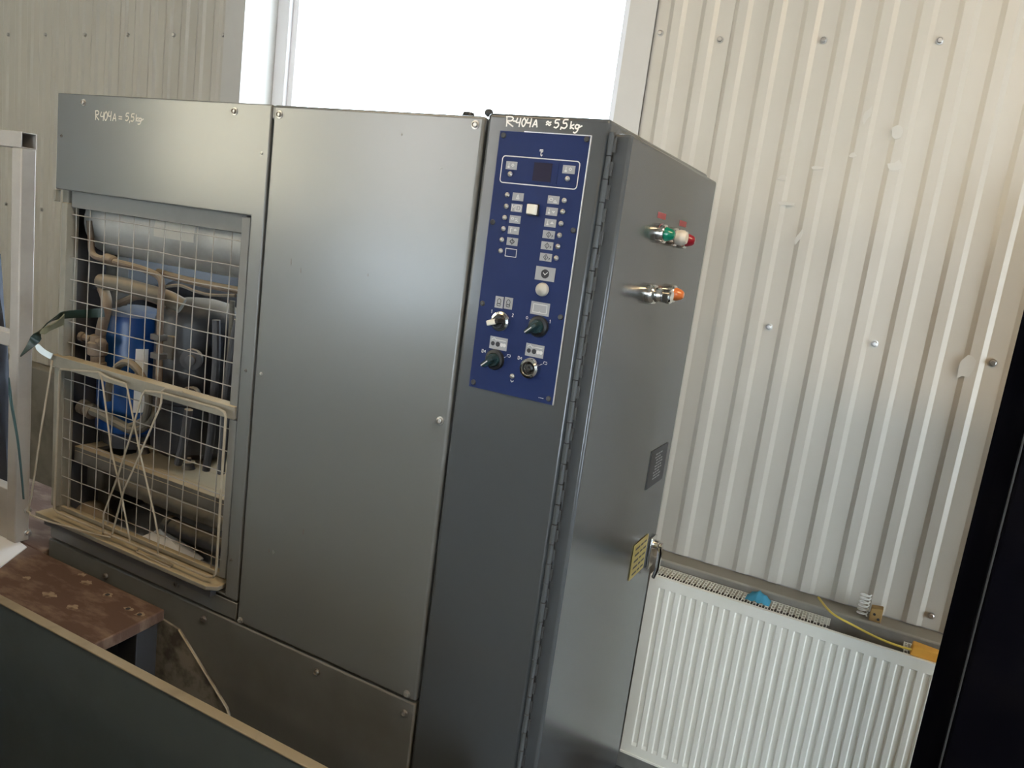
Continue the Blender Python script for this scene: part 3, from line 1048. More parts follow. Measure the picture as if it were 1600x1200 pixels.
# ================================================================== CONTROL CABINET
cab = thing('control_cabinet', 'tall dark grey electrical control cabinet with dark blue switch panel', 'cabinet', (X1 / 2, 0.35, 0))
ZC = 1.907
CD = 0.70
b = MB()
b.box(X1 + 0.001, 0.0, 0.0, CD, 0.03, ZC)
obj('cabinet_body', b, 'paint_grey', cab, bevel=0.008, seg=3)
b = MB()
b.box(X1 + 0.02, -0.02, 0.03, CD - 0.03, 0.0, 0.03)
obj('cabinet_base', b, 'leg_dark', cab)
# panel
XA, XB, ZA, ZB = -0.2118, -0.0318, 1.8755, 1.3955
b = MB()
b.box(XA, XB, -0.0022, 0.0, ZB, ZA)
pan = obj('control_panel', b, 'panel_blue', cab)
b = MB()
b.box(XB, XB + 0.0016, -0.0032, 0.0, ZB, ZA + 0.0014)
b.box(XA + 0.05, XB, -0.0032, 0.0, ZA, ZA + 0.0014)
obj('panel_edge', b, 'edge_bright', pan)
YP = -0.0022


def cp1(x, y): return at(720 + x / 5, 170 + y / 5, y=YP)
def cp2(x, y): return at(720 + x / 5, 400 + y / 5, y=YP)


KX, KZ = 0.000252, 0.000236
# panel screws
b = MB()
b.lathe((0, 0, 0), (0, -1, 0), [(0.0052, 0), (0.0052, 0.001), (0.004, 0.0028), (0.0015, 0.0032)], 12)
sc0 = None
for q in [cp1(335, 208), cp1(985, 238), cp1(250, 885), cp1(880, 950), cp2(170, 370), cp2(780, 478), cp2(100, 985), cp2(687, 1115)]:
    if sc0 is None:
        sc0 = obj('panel_screw', b, 'plate_dark', pan, origin=(0, 0, 0))
        sc0.location = Vector((q[0], YP, q[2])) - wloc(pan)
    else:
        clone(sc0, (q[0], YP, q[2]), pan)
# leds
b = MB()
b.lathe((0, 0, 0), (0, -1, 0), [(0.0046, 0), (0.0046, 0.002), (0.0034, 0.0026), (0.0034, 0.0018), (0.0026, 0.0018), (0.0026, 0.0036), (0.0008, 0.0044)], 14)
led0 = None
LEDS = [cp1(x, y) for x, y in [(365, 673), (357, 762), (345, 850), (335, 937), (323, 1023), (313, 1110), (810, 717), (798, 805), (785, 897), (773, 988), (760, 1076), (747, 1167), (387, 510), (835, 547)]] + [cp2(403, 938)]
for q in LEDS:
    if led0 is None:
        led0 = obj('indicator_led', b, 'zinc_bolt', pan, origin=(0, 0, 0))
        led0.location = Vector((q[0], YP, q[2])) - wloc(pan)
    else:
        clone(led0, (q[0], YP, q[2]), pan)


STAG = 0
# pictogram plates
def strokes(b, c, sx, sz, lines, y, r=0.0005, m=1):
    """flat printed strokes; lines in -1..1 units"""
    global STAG
    for ln in lines:
        P2 = [(c[0] + u * sx, c[2] + v * sz) for u, v in ln]
        for (xa, za), (xb, zb) in zip(P2, P2[1:]):
            dx, dz = xb - xa, zb - za
            l = math.hypot(dx, dz) or 1e-6
            nx, nz = -dz / l * r, dx / l * r
            ex, ez = dx / l * r * 0.6, dz / l * r * 0.6
            STAG = (STAG + 1) % 40
            yq, y = y, y - STAG * 2e-6
            b.add([(xa - ex + nx, y, za - ez + nz), (xb + ex + nx, y, zb + ez + nz), (xb + ex - nx, y, zb + ez - nz), (xa - ex - nx, y, za - ez - nz)], [(3, 2, 1, 0)], m)
            y = yq


def disc(b, c, r, y, m=1, n=14):
    b.add([(c[0] + r * math.cos(2 * math.pi * i / n), y, c[2] + r * math.sin(2 * math.pi * i / n)) for i in range(n)], [tuple(range(n))], m)


def circ(n=12, r=1.0, cx=0, cy=0):
    return [(cx + r * math.cos(2 * math.pi * i / n), cy + r * math.sin(2 * math.pi * i / n)) for i in range(n + 1)]


THERM = [[(-.5, .6), (-.5, -.5)], [(-.65, -.6), (-.35, -.6), (-.35, -.35), (-.65, -.35), (-.65, -.6)]]
DROP = [[(.3, .5), (.05, .1), (.3, -.3), (.55, .1), (.3, .5)]]
DIAM = [[(0, .8), (-.4, 0), (0, -.8), (.4, 0), (0, .8)], [(0, .4), (0, -.4)]]
TRI = [[(-.3, -.6), (0, .6), (.3, -.6), (-.3, -.6)], [(0, -.6), (0, 0)]]


def plate(c, w, h, sym, m='label_grey', pm='print_light', outline=False):
    b = MB()
    y = YP - 0.0009
    if outline:
        strokes(b, c, w / 2, h / 2, [[(-1, -1), (1, -1), (1, 1), (-1, 1), (-1, -1)]], YP - 0.0003, 0.0006, 0)
        return obj('outline_print', b, pm, pan, smooth=None, facing=(0, -1, 0))
    b.box(c[0] - w / 2, c[0] + w / 2, y, YP, c[2] - h / 2, c[2] + h / 2, 0)
    strokes(b, c, w / 2 * 0.9, h / 2 * 0.9, sym, y - 0.0002, 0.00055, 1)
    return obj('pictogram_plate', b, [m, pm], pan, smooth=None, facing=(0, -1, 0), fmin=1)


PW, PHH = 90 * KX, 60 * KZ
plate(cp1(397, 443), PW, PHH, THERM + DROP)
plate(cp1(845, 475), PW * 1.05, PHH, THERM + DROP)
plate(cp1(448, 688), PW, PHH, TRI)
plate(cp1(437, 775), PW, PHH, [[(-.9, -.8), (-.9, .8), (-.6, 0), (-.3, .8), (-.3, -.8)], [(-.1, -.8), (.7, -.8), (.9, -.3), (.9, .5), (.6, .8), (-.1, .8), (-.1, -.8)], [(.3, .3), (.5, 0), (.3, -.3)]])
plate(cp1(425, 865), PW, PHH, [[(-.7, .4), (-.3, .4), (-.3, 0), (-.7, 0), (-.7, .4)], [(0, -.5), (.3, -.2), (.6, -.5)], [(0, .2), (.5, .2)]])
plate(cp1(413, 950), PW, PHH, [[(-.6, -.7), (-.6, .6), (-.3, .6)], [(.1, .1), (.35, .4), (.6, .1)], [(.2, .0), (.5, .0)]])
plate(cp1(403, 1038), PW, PHH, DIAM + [circ(10, .45)], pm='print_dark')
plate(cp1(392, 1125), PW, PHH, [], outline=True)
plate(cp1(725, 712), PW, PHH, [circ(10, .35, -.45, .1), [(.1, -.5), (.35, -.1), (.6, -.5)], [(.1, -.7), (.7, -.7)]])
plate(cp1(712, 803), PW, PHH, THERM + [[(.1, .1), (.6, .1), (.35, -.3), (.1, .1)]])
plate(cp1(700, 893), PW, PHH, THERM + [[(.1, -.1), (.6, -.1), (.35, .4), (.1, -.1)]])
for q in [(688, 983), (675, 1070), (665, 1160)]:
    plate(cp1(*q), PW * 1.05, PHH, DIAM + [[(.6, -.6), (.8, -.2), (.6, -.1)]], pm='print_dark')
# display frame and window
b = MB()
cs = [cp1(325, 372), cp1(937, 406), cp1(902, 625), cp1(308, 578)]
x0, x1 = (cs[0][0] + cs[3][0]) / 2, (cs[1][0] + cs[2][0]) / 2
z0, z1 = (cs[2][2] + cs[3][2]) / 2, (cs[0][2] + cs[1][2]) / 2
rr = 0.006
loop = []
for (ccx, ccz, a0) in [(x1 - rr, z1 - rr, 0), (x0 + rr, z1 - rr, 90), (x0 + rr, z0 + rr, 180), (x1 - rr, z0 + rr, 270)]:
    for i in range(5):
        a = math.radians(a0 + 22.5 * i)
        loop.append((ccx + rr * math.cos(a), ccz + rr * math.sin(a)))
loop.append(loop[0])
strokes(b, (0, 0, 0), 1, 1, [loop], YP - 0.0003, 0.0009, 0)
obj('frame_print', b, 'print_light', pan, smooth=None, facing=(0, -1, 0))
a_, d_ = cp1(578, 418), cp1(700, 575)
b = MB()
b.box(a_[0] - 0.012, d_[0] + 0.012, YP - 0.0008, YP, d_[2] - 0.003, a_[2] + 0.002)
b.box(a_[0], d_[0], YP - 0.0014, YP - 0.0008, d_[2], a_[2], 1)
obj('digital_display', b, ['panel_blue', 'display_dark'], pan, smooth=None)
# degree mark above the frame
c = cp1(628, 343)
b = MB()
strokes(b, c, 0.004, 0.0062, [[(-.6, .8), (.7, .8), (.7, .3)], [(0, .8), (0, -.6), (.35, -.9), (.7, -.6)], [(-.6, .8), (-.6, .4)], [(0, .2), (.5, .2)]], YP - 0.0003, 0.0009, 0)
obj('degree_print', b, 'print_light', pan, smooth=None, facing=(0, -1, 0))
# illuminated cream push button
c = cp1(572, 790)
b = MB()
b.box(c[0] - 0.0105, c[0] + 0.0105, -0.006, YP, c[2] - 0.0105, c[2] + 0.0105)
pb_ = obj('push_button', b, 'black_plastic', cab, bevel=0.001)
b = MB()
b.box(c[0] - 0.009, c[0] + 0.009, -0.016, -0.006, c[2] - 0.009, c[2] + 0.009)
obj('button_cap', b, 'button_cream', pb_, bevel=0.0015)
# lower part: plates
plate(cp2(660, 140), 155 * KX, 105 * KZ, [])
c = cp2(660, 140)
b = MB()
disc(b, c, 33 * KX, YP - 0.0012, 0)
strokes(b, c, 0.006, 0.006, [[(-.6, .3), (0, -.3), (.8, .5)]], YP - 0.0014, 0.0006, 1)
obj('clock_print', b, ['print_dark', 'print_light'], pan, smooth=None, facing=(0, -1, 0))
c = cp2(640, 262)
b = MB()
b.lathe((c[0], YP, c[2]), (0, -1, 0), [(0.0125, 0), (0.0125, 0.003), (0.0115, 0.007), (0.008, 0.010), (0.001, 0.0112)], 20)
obj('round_button', b, 'button_grey', cab)
for dx in (-34, 38):
    plate(cp2(335 + dx, 365 + dx * 0.12), 68 * KX, 92 * KZ, [circ(8, .5, 0, .2), [(-.5, -.3), (.5, -.3), (.4, -.7), (-.4, -.7), (-.5, -.3)]], pm='print_dark')
plate(cp2(620, 412), 150 * KX, 100 * KZ, [[(-.8, -.7), (-.1, -.7), (0, -.55), (.1, -.7), (.8, -.7), (.8, .7), (-.8, .7), (-.8, -.7)]])
for q in [(295, 683), (578, 740)]:
    c = cp2(*q)
    pl = plate(c, 148 * KX, 100 * KZ, [[(-.9, .5), (-.6, .9), (-.3, .5)], [(-.3, .6), (.9, .6)]])
    b = MB()
    for u, v, r, mm in [(-.7, -.15, .0042, 0), (-.05, -.15, .0048, 0), (.45, -.15, .0036, 1), (.8, -.15, .0036, 1)]:
        disc(b, (c[0] + u * 0.0165, 0, c[2] + v * 0.011), r, YP - 0.0012, mm)
    obj('tank_print', b, ['print_dark', 'print_light'], pan, smooth=None, facing=(0, -1, 0))

# rotary switches
def ring_mesh(c, r0, r1, d):
    b = MB()
    b.lathe((c[0], YP, c[2]), (0, -1, 0), [(r1, 0), (r1, d * 0.55), (r1 * 0.93, d * 0.85), (r0 * 1.1, d), (r0, d * 0.92), (r0, d * 0.15), (0.0005, d * 0.15)], 28)
    return b


SWI = [((315, 510), 'chrome', 'white'), ((610, 550), 'black_plastic', 'dark'), ((270, 808), 'black_plastic', 'dark'), ((550, 875), 'chrome', None)]
names_sw = ['rotary switch with white lever', 'black rotary switch below the blank pictogram', 'black rotary switch at lower left of the panel', 'chrome switch collar with missing knob']
for (q, rm, kn), lab in zip(SWI, names_sw):
    c = cp2(*q)
    R_ = 0.0195
    s = obj('rotary_switch', ring_mesh(c, 0.0125, R_, 0.008 if kn else 0.014), rm, cab)
    s['label'] = lab
    if kn:
        b = MB()
        b.lathe((c[0], YP - 0.001, c[2]), (0, -1, 0), [(0.0125, 0), (0.0125, 0.012), (0.0115, 0.014), (0.0005, 0.014)], 24)
        obj('knob', b, 'teal_black' if kn == 'dark' else 'black_plastic', s)
        ang = math.radians(222 if kn == 'dark' else 200)
        ux, uz = math.cos(ang), math.sin(ang)
        nx, nz = -uz, ux
        def pt(u, v, yy): return (c[0] + ux * u + nx * v, yy, c[2] + uz * u + nz * v)
        b = MB()
        y0_, y1_ = YP - 0.012, YP - 0.030
        w_ = 0.0052
        L_ = 0.0185 if kn == 'dark' else 0.014
        b.hull8([pt(-0.012, -w_, y0_), pt(L_ * 0.9, -w_, y0_), pt(L_ * 0.9, w_, y0_), pt(-0.012, w_, y0_)],
                [pt(-0.009, -w_ * 0.8, y1_), pt(L_, -w_ * 0.8, y1_), pt(L_, w_ * 0.8, y1_), pt(-0.009, w_ * 0.8, y1_)])
        obj('lever', b, 'teal_black' if kn == 'dark' else 'black_plastic', s, bevel=0.002)
        b = MB()
        if kn == 'dark':
            b.hull8([pt(0.001, -0.0008, y1_), pt(L_ - 0.001, -0.0008, y1_), pt(L_ - 0.001, 0.0008, y1_), pt(0.001, 0.0008, y1_)],
                    [pt(0.001, -0.0008, y1_ - 0.0008), pt(L_ - 0.001, -0.0008, y1_ - 0.0008), pt(L_ - 0.001, 0.0008, y1_ - 0.0008), pt(0.001, 0.0008, y1_ - 0.0008)])
            obj('pointer_mark', b, 'print_light', s)
        else:
            b.hull8([pt(-0.004, -0.0055, y1_ + 0.004), pt(L_ + 0.001, -0.0055, y1_ + 0.004), pt(L_ + 0.001, 0.0055, y1_ + 0.004), pt(-0.004, 0.0055, y1_ + 0.004)],
                    [pt(-0.002, -0.0045, y1_ - 0.003), pt(L_, -0.0045, y1_ - 0.003), pt(L_, 0.0045, y1_ - 0.003), pt(-0.002, 0.0045, y1_ - 0.003)])
            obj('white_cap', b, 'button_cream', s, bevel=0.0015)
    else:
        b = MB()
        b.lathe((c[0], YP - 0.002, c[2]), (0, -1, 0), [(0.012, 0), (0.012, 0.001), (0.0075, 0.002), (0.0075, 0.007), (0.004, 0.008), (0.0005, 0.006)], 20)
        obj('switch_shaft', b, 'black_plastic', s)
# printed position marks
ONE = [[(-.3, .5), (.1, 1), (.1, -1)]]
TWO = [[(-.6, .6), (0, 1), (.6, .5), (-.6, -1), (.6, -1)]]
ZERO = [circ(10, .8)]
b = MB()
for q, s_ in [((243, 432), ONE), ((407, 462), TWO), ((518, 482), ZERO), ((698, 512), ONE)]:
    strokes(b, cp2(*q), 0.0022, 0.003, s_, YP - 0.0003, 0.0005, 0)
for q in [(180, 742), (462, 797)]:
    strokes(b, cp2(*q), 0.004, 0.0028, [[(-1, -1), (-1, 1), (-.3, 1), (-.3, -1), (-1, -1)], [(.1, 0), (.9, .7), (.9, -.7), (.1, 0)]], YP - 0.0003, 0.0005, 0)
for q in [(375, 780), (660, 837)]:
    strokes(b, cp2(*q), 0.004, 0.0028, [[(-.9, -.6), (-.7, .8), (.7, .8), (.9, -.3), (.6, -.8), (-.2, -.8)]], YP - 0.0003, 0.0005, 0)
for p0, p1 in [((218, 765), (208, 760)), ((338, 795), (350, 788)), ((540, 497), (548, 503)), ((668, 525), (680, 520)), ((622, 850), (636, 845))]:
    a_, d_ = cp2(*p0), cp2(*p1)
    strokes(b, (0, 0, 0), 1, 1, [[(a_[0], a_[2]), (d_[0], d_[2])]], YP - 0.0003, 0.0005, 0)
c = cp2(400, 978)
strokes(b, c, 0.003, 0.003, [[(-1, .6), (0, -.6), (1, .6)], [(-1, 0), (1, 0)]], YP - 0.0003, 0.0005, 0)
strokes(b, cp2(628, 1110), 0.005, 0.001, [[(-1, 0), (-.7, 0)], [(-.4, .3), (-.1, 0)], [(.2, .2), (.5, 0), (.9, .2)]], YP - 0.0003, 0.0005, 0)
obj('position_print', b, 'print_light', pan, smooth=None, facing=(0, -1, 0))

# handwriting
GL = {
    'R': [[(.05, 0), (.0, 1)], [(-.05, .98), (.35, 1), (.5, .8), (.35, .58), (.02, .5), (.55, 0)]],
    '-': [[(0, .5), (.4, .48)]],
    '4': [[(.1, 1), (0, .5), (.45, .5)], [(.5, 1), (.42, 0)]],
    '0': [[(.25, 1), (.02, .7), (.0, .3), (.2, 0), (.42, .3), (.45, .7), (.25, 1)]],
    'A': [[(0, 0), (.25, .8), (.35, .8), (.5, 0)], [(.08, .3), (.46, .32)]],
    '~': [[(0, .55), (.15, .7), (.35, .52), (.5, .65)], [(0, .25), (.15, .4), (.35, .2), (.5, .35)]],
    '=': [[(0, .5), (.4, .48)], [(0, .25), (.4, .23)]],
    '5': [[(.5, 1), (.12, .95), (.08, .58), (.35, .6), (.45, .3), (.25, .02), (0, .08)]],
    ',': [[(.12, .08), (.02, -.18)]],
    'k': [[(.02, 1), (.0, 0)], [(.42, .6), (.04, .3), (.45, 0)]],
    'g': [[(.42, .55), (.15, .6), (.02, .35), (.15, .1), (.38, .2), (.45, .58), (.32, -.15), (.1, -.45), (-.1, -.4)], [(.38, .2), (.75, .5)]],
}


def handwriting(chars, m, parent, y, r):
    b = MB()
    for ch, px, py, wpx, hpx in chars:
        o = at(px, py, y=y)
        k = (CAM[1] - y)
        sx = (at(px + wpx, py, y=y) - o)[0]
        o2 = at(px, py - hpx, y=y)
        sz = o2[2] - o[2]
        for ln in GL[ch]:
            pts = [(o[0] + u * 2 * sx, o[2] + v * sz) for u, v in ln]
            pts = [(p[0], p[1]) for p in smooth_path([(p[0], p[1], 0) for p in pts], 4)] if len(pts) > 2 else pts
            strokes(b, (0, 0, 0), 1, 1, [pts], y, r, 0)
    o = obj('handwriting', b, m, parent, smooth=None, facing=(0, -1, 0))
    o['label'] = 'handwritten note in white marker'
    return o


TX = [('R', 790.5, 197, 10, 15), ('-', 801, 196, 5, 14), ('4', 806, 197.5, 6, 13), ('0', 815, 197.5, 6, 13), ('4', 822, 198, 7, 13), ('A', 832, 198, 7, 12),
      ('~', 853, 198, 7, 12), ('5', 865.5, 199.5, 7.5, 13), (',', 876, 199.5, 4, 14), ('5', 878, 200.5, 8, 14), ('k', 891, 201, 6, 11), ('g', 898, 202, 7, 12)]
handwriting(TX, 'marker_white', cab, -0.0006, 0.0013)
TX = [('R', 149, 187, 5, 14), ('4', 157, 188, 5, 13), ('0', 163, 188, 5, 14), ('4', 169, 188, 4.5, 14), ('A', 176, 188.5, 5, 12), ('=', 185.5, 189, 6, 14),
      ('5', 196, 188.5, 5, 12), (',', 202, 190, 3, 10), ('5', 204.5, 189.5, 5, 12), ('k', 212.5, 189.5, 4, 10), ('g', 216.5, 190, 5, 9)]
handwriting(TX, 'marker_faded', unit, -0.0006, 0.0014)

# ---- side door
DX0, DX1, DY0, DY1, DZ0, DZ1 = 0.006, 0.0394, 0.003, 0.643, 0.13, 1.885
b = MB()
b.box(DX0, DX1, DY0 + 0.006, DY1, DZ0, DZ1)
door = obj('cabinet_door', b, 'paint_grey', cab, bevel=0.006, seg=3)
b = MB()
b.box(0.0, DX0, 0.03, DY1 - 0.02, DZ0 + 0.02, DZ1 - 0.02)
obj('door_seal', b, 'rubber', door)
b = MB()
LK = 0.0395
b.lathe((0, 0, 0), (0, 0, 1), [(0.0045, 0), (0.0056, 0.0008), (0.0056, LK - 0.0014), (0.0045, LK - 0.0006)], 10)
b.box(0.004, 0.0105, -0.0006, 0.0022, 0.006, LK - 0.010)
kn0 = None
z = DZ1 - LK
k = 0
while z > DZ0:
    if kn0 is None:
        kn0 = obj('hinge_knuckle', b, 'paint_grey', door, origin=(0, 0, 0))
        kn0.location = Vector((0.0058, -0.0005, z)) - wloc(door)
    else:
        c = clone(kn0, (0.0058, -0.0005, z), door)
        if k % 2:
            c.scale = (0.93, 0.93, 1.0)
    z -= LK
    k += 1


def lamp(y, z, lens, lab, kind='lamp'):
    b = MB()
    b.lathe((DX1, y, z), (1, 0, 0), [(0.0195, 0), (0.0195, 0.012), (0.0182, 0.0145), (0.0145, 0.0155), (0.0005, 0.0155)], 24)
    l = obj('indicator_lamp', b, 'chrome', cab)
    l['label'] = lab
    b = MB()
    if kind == 'lamp':
        b.lathe((DX1 + 0.0155, y, z), (1, 0, 0), [(0.0145, 0), (0.0142, 0.004), (0.0105, 0.014), (0.0065, 0.018), (0.0005, 0.0185)], 20)
    else:
        b.lathe((DX1 + 0.0155, y, z), (1, 0, 0), [(0.0145, 0), (0.0165, 0.006), (0.016, 0.014), (0.011, 0.021), (0.0005, 0.023)], 20)
    obj('lens', b, lens, l)
    return l


lamp(0.243, 1.734, 'lens_green', 'green indicator lamp in chrome bezel')
lamp(0.325, 1.733, 'lens_white', 'white indicator lamp in chrome bezel', 'round')
lamp(0.402, 1.732, 'lens_red', 'red indicator lamp in chrome bezel')
lamp(0.385, 1.614, 'lens_orange', 'orange indicator lamp in chrome bezel')
b = MB()
y, z = 0.235, 1.613
b.lathe((DX1, y, z), (1, 0, 0), [(0.021, 0), (0.021, 0.013), (0.0185, 0.017), (0.015, 0.018), (0.015, 0.026), (0.0138, 0.028), (0.0135, 0.038), (0.0145, 0.040), (0.0145, 0.048), (0.012, 0.051), (0.0005, 0.051)], 24)
ks = obj('key_switch', b, 'chrome', cab)
ks['label'] = 'long chrome key switch barrel'
for (y, z) in [(0.245, 1.7685), (0.405, 1.7655)]:
    b = MB()
    b.box(DX1, DX1 + 0.0012, y - 0.026, y + 0.026, z - 0.006, z + 0.006)
    obj('red_sticker', b, 'sticker_red', cab, bevel=0.0004)
# dark nameplate
b = MB()
b.box(DX1, DX1 + 0.002, 0.462, 0.598, 1.142, 1.238)
npl = obj('nameplate', b, 'plate_dark', cab, bevel=0.0006)
b = MB()
for i in range(9):
    z = 1.222 - i * 0.0078
    y0_ = 0.50 + random.uniform(-.006, .01)
    nseg = 3
    for j in range(nseg):
        l = random.uniform(0.010, 0.02)
        b.add([(DX1 + 0.0024, y0_, z), (DX1 + 0.0024, y0_ + l, z), (DX1 + 0.0024, y0_ + l, z + 0.0036), (DX1 + 0.0024, y0_, z + 0.0036)], [(0, 1, 2, 3)])
        y0_ += l + 0.004
obj('plate_print', b, 'label_grey', npl, smooth=None, facing=(1, 0, 0))
# yellow tag
b = MB()
b.box(DX1 + 0.001, DX1 + 0.0028, 0.445, 0.556, 0.915, 1.006)
tg = obj('warning_tag', b, 'tag_yellow', cab, bevel=0.0006)
tg['label'] = 'yellow warning tag'
b = MB()
for i in range(5):
    z = 0.990 - i * 0.0165
    for y0_, l in ((0.458, 0.034), (0.498, 0.02), (0.523, 0.022)):
        b.add([(DX1 + 0.0032, y0_, z), (DX1 + 0.0032, y0_ + l, z), (DX1 + 0.0032, y0_ + l, z + 0.0055), (DX1 + 0.0032, y0_, z + 0.0055)], [(0, 1, 2, 3)])
obj('tag_print', b, 'pipe_dark', tg, smooth=None, facing=(1, 0, 0))
# door latch
b = MB()
b.box(DX1, DX1 + 0.008, 0.585, 0.628, 0.90, 0.985)
lt = obj('door_latch', b, 'chrome', cab, bevel=0.003)
b = MB()
b.lathe((DX1 + 0.008, 0.607, 0.965), (1, 0, 0), [(0.012, 0), (0.012, 0.012), (0.008, 0.014), (0.008, 0.022), (0.0005, 0.022)], 18)
b.tube([(DX1 + 0.022, 0.607, 0.965), (DX1 + 0.026, 0.607, 0.945), (DX1 + 0.026, 0.607, 0.90), (DX1 + 0.02, 0.607, 0.875)], [0.007, 0.007, 0.006, 0.005], 10)
obj('latch_handle', b, 'chrome', lt)

# ================================================================== RADIATOR
RX0, RX1, RZ0, RZ1, RY = -0.0346, 1.30, 0.133, 0.733, 0.954
rad = thing('panel_radiator', 'white panel radiator with vertical grooves below the corrugated wall at right', 'radiator', ((RX0 + RX1) / 2, 1.0, RZ0))
RP, RW, RD = 0.03327, 0.0195, 0.0038
rx = []
x = 0.0745 - 4 * RP
while x < RX1 + RP:
    rx.append(x)
    x += RP
cols = [(RX0, 0)]
sl = 0.0035
for x in rx:
    if x - RW / 2 > RX0 + 0.012 and x + RW / 2 < RX1 - 0.012:
        cols += [(x - RW / 2, 0), (x - RW / 2 + sl, 1), (x + RW / 2 - sl, 1), (x + RW / 2, 0)]
cols.append((RX1, 0))
zr = [(RZ0, 0), (RZ0 + 0.030, 0), (RZ0 + 0.040, 1), (RZ1 - 0.0325, 1), (RZ1 - 0.030, 0), (RZ1, 0)]
b = MB()
vs = []
for z, a in zr:
    for x, c in cols:
        vs.append((x, RY + RD * a * c, z))
n = len(cols)
fs = [(j * n + i, j * n + i + 1, (j + 1) * n + i + 1, (j + 1) * n + i) for j in range(len(zr) - 1) for i in range(n - 1)]
b.add(vs, fs)
b.box(RX0, RX1, RY, RY + 0.012, RZ1 - 0.0005, RZ1 + 0.003)
b.box(RX0, RX1, RY - 0.003, RY + 0.006, RZ0 - 0.006, RZ0 + 0.0005)
obj('front_panel', b, 'radiator_white', rad, smooth=0.25)
b = MB()
b.box(RX0, RX1, RY + 0.012, RY + 0.016, RZ0, RZ1 - 0.004)
b.box(RX0, RX1, RY + 0.072, RY + 0.086, RZ0, RZ1 - 0.05)
obj('water_panel', b, 'radiator_white', rad)
for x0, x1 in ((RX0, RX0 + 0.002), (RX1 - 0.002, RX1)):
    b = MB()
    b.box(x0, x1, RY + 0.002, RY + 0.087, RZ0, RZ1)
    obj('side_cover', b, 'radiator_white', rad)
# convector fins
b = MB()
x = RX0 + 0.01
zig = []
k = 0
while x < RX1 - 0.01:
    zig.append((x, RY + (0.020 if k % 2 else 0.030)))
    zig.append((x + 0.0075, RY + (0.020 if k % 2 else 0.030)))
    x += 0.0095
    k += 1
n = len(zig)
b.add([(q[0], q[1], RZ0 + 0.06) for q in zig] + [(q[0], q[1], RZ1 - 0.022) for q in zig], [(i, i + 1, n + i + 1, n + i) for i in range(n - 1)])
b.add([(q[0], q[1] + 0.032, RZ0 + 0.06) for q in zig] + [(q[0], q[1] + 0.032, RZ1 - 0.022) for q in zig], [(i, i + 1, n + i + 1, n + i) for i in range(n - 1)])
obj('convector_fins', b, 'radiator_fin', rad, smooth=None)


def top_grille(x0, x1, dz=0.0, tilt=0.0):
    b = MB()
    gy0, gy1 = RY + 0.012, RY + 0.089
    zt0 = RZ1 + 0.0
    for yy in (gy0, gy1 - 0.003):
        b.box(x0, x1, yy, yy + 0.003, zt0, zt0 + 0.0025)
    b.box(x0, x1, gy1, gy1 + 0.0012, zt0 - 0.02, zt0 + 0.0025)
    x = x0
    i = 0
    while x < x1 - 0.001:
        b.box(x, x + 0.0017, gy0, gy1, zt0, zt0 + 0.0025)
        if i % 2 == 0 and x + 0.0085 < x1:
            for t in (0.27, 0.52, 0.77):
                yy = gy0 + (gy1 - gy0) * t
                b.box(x + 0.0017, x + 0.0085, yy, yy + 0.0045, zt0, zt0 + 0.0025)
        x += 0.0085
        i += 1
    return obj('top_grille', b, 'radiator_white', rad, smooth=None)


xa_, xb_ = at(1297, 972, z=RZ1)[0], at(1412, 1005, z=RZ1)[0]
top_grille(RX0, xa_)
top_grille(xb_, RX1)
b = MB()
x = xa_ + 0.006
while x < xb_ - 0.004:
    b.box(x, x + 0.0042, RY + 0.012, RY + 0.021, RZ1 - 0.010, RZ1 - 0.002)
    x += 0.0112
b.box(xa_, xb_, RY + 0.012, RY + 0.0135, RZ1 - 0.012, RZ1 - 0.008)
obj('spacer_comb', b, 'radiator_white', rad, smooth=None)
for x in (0.15, 1.1):
    b = MB()
    b.box(x, x + 0.03, RY + 0.087, WY - 0.076, RZ0 + 0.08, RZ1 - 0.06)
    obj('wall_bracket', b, 'radiator_white', rad)
for x in (RX1 - 0.06,):
    b = MB()
    b.tube([(x, RY + 0.05, 0.0), (x, RY + 0.05, RZ0 + 0.02)], 0.009, 12)
    b.tube([(x - 0.05, RY + 0.05, 0.0), (x - 0.05, RY + 0.05, RZ0 + 0.02)], 0.009, 12)
    obj('supply_pipe', b, 'radiator_white', rad)

# things lying on the ledge and radiator
LZ = 0.755
q = at(1343, 975, y=1.085)
b = MB()
pts = []
sx_, sy_ = q[0], 1.088
for i in range(6 * 14 + 1):
    a = 2 * math.pi * i / 14
    pts.append((sx_ + 0.0135 * math.cos(a), sy_ + 0.0135 * math.sin(a), LZ + 0.0025 + 0.011 * i / 14))
b.tube(pts, 0.0022, 6)
tag(obj('coil_spring', b, 'spring_white'), 'white wire coil spring standing on the dusty ledge behind the radiator', 'spring')
q = at(1364, 980, y=1.08)
b = MB()
b.hull8([(q[0] - 0.016, 1.068, LZ), (q[0] + 0.016, 1.070, LZ), (q[0] + 0.016, 1.10, LZ), (q[0] - 0.016, 1.10, LZ)],
        [(q[0] - 0.015, 1.069, LZ + 0.038), (q[0] + 0.016, 1.071, LZ + 0.042), (q[0] + 0.016, 1.10, LZ + 0.042), (q[0] - 0.015, 1.10, LZ + 0.038)])
wb = thing('wooden_block', 'small brown wooden block with two holes beside the coil spring', 'block', (q[0], 1.085, LZ))
obj('block_body', b, 'wood_block', wb, bevel=0.002)
for dx, dz in ((0.008, 0.010), (-0.004, 0.022)):
    b = MB()
    b.lathe((q[0] + dx, 1.0695, LZ + dz), (0, -1, 0), [(0.0038, 0), (0.0038, 0.0012), (0.0005, 0.0012)], 10)
    obj('screw_hole', b, 'print_dark', wb)
e0 = at(1275, 948, y=1.07)
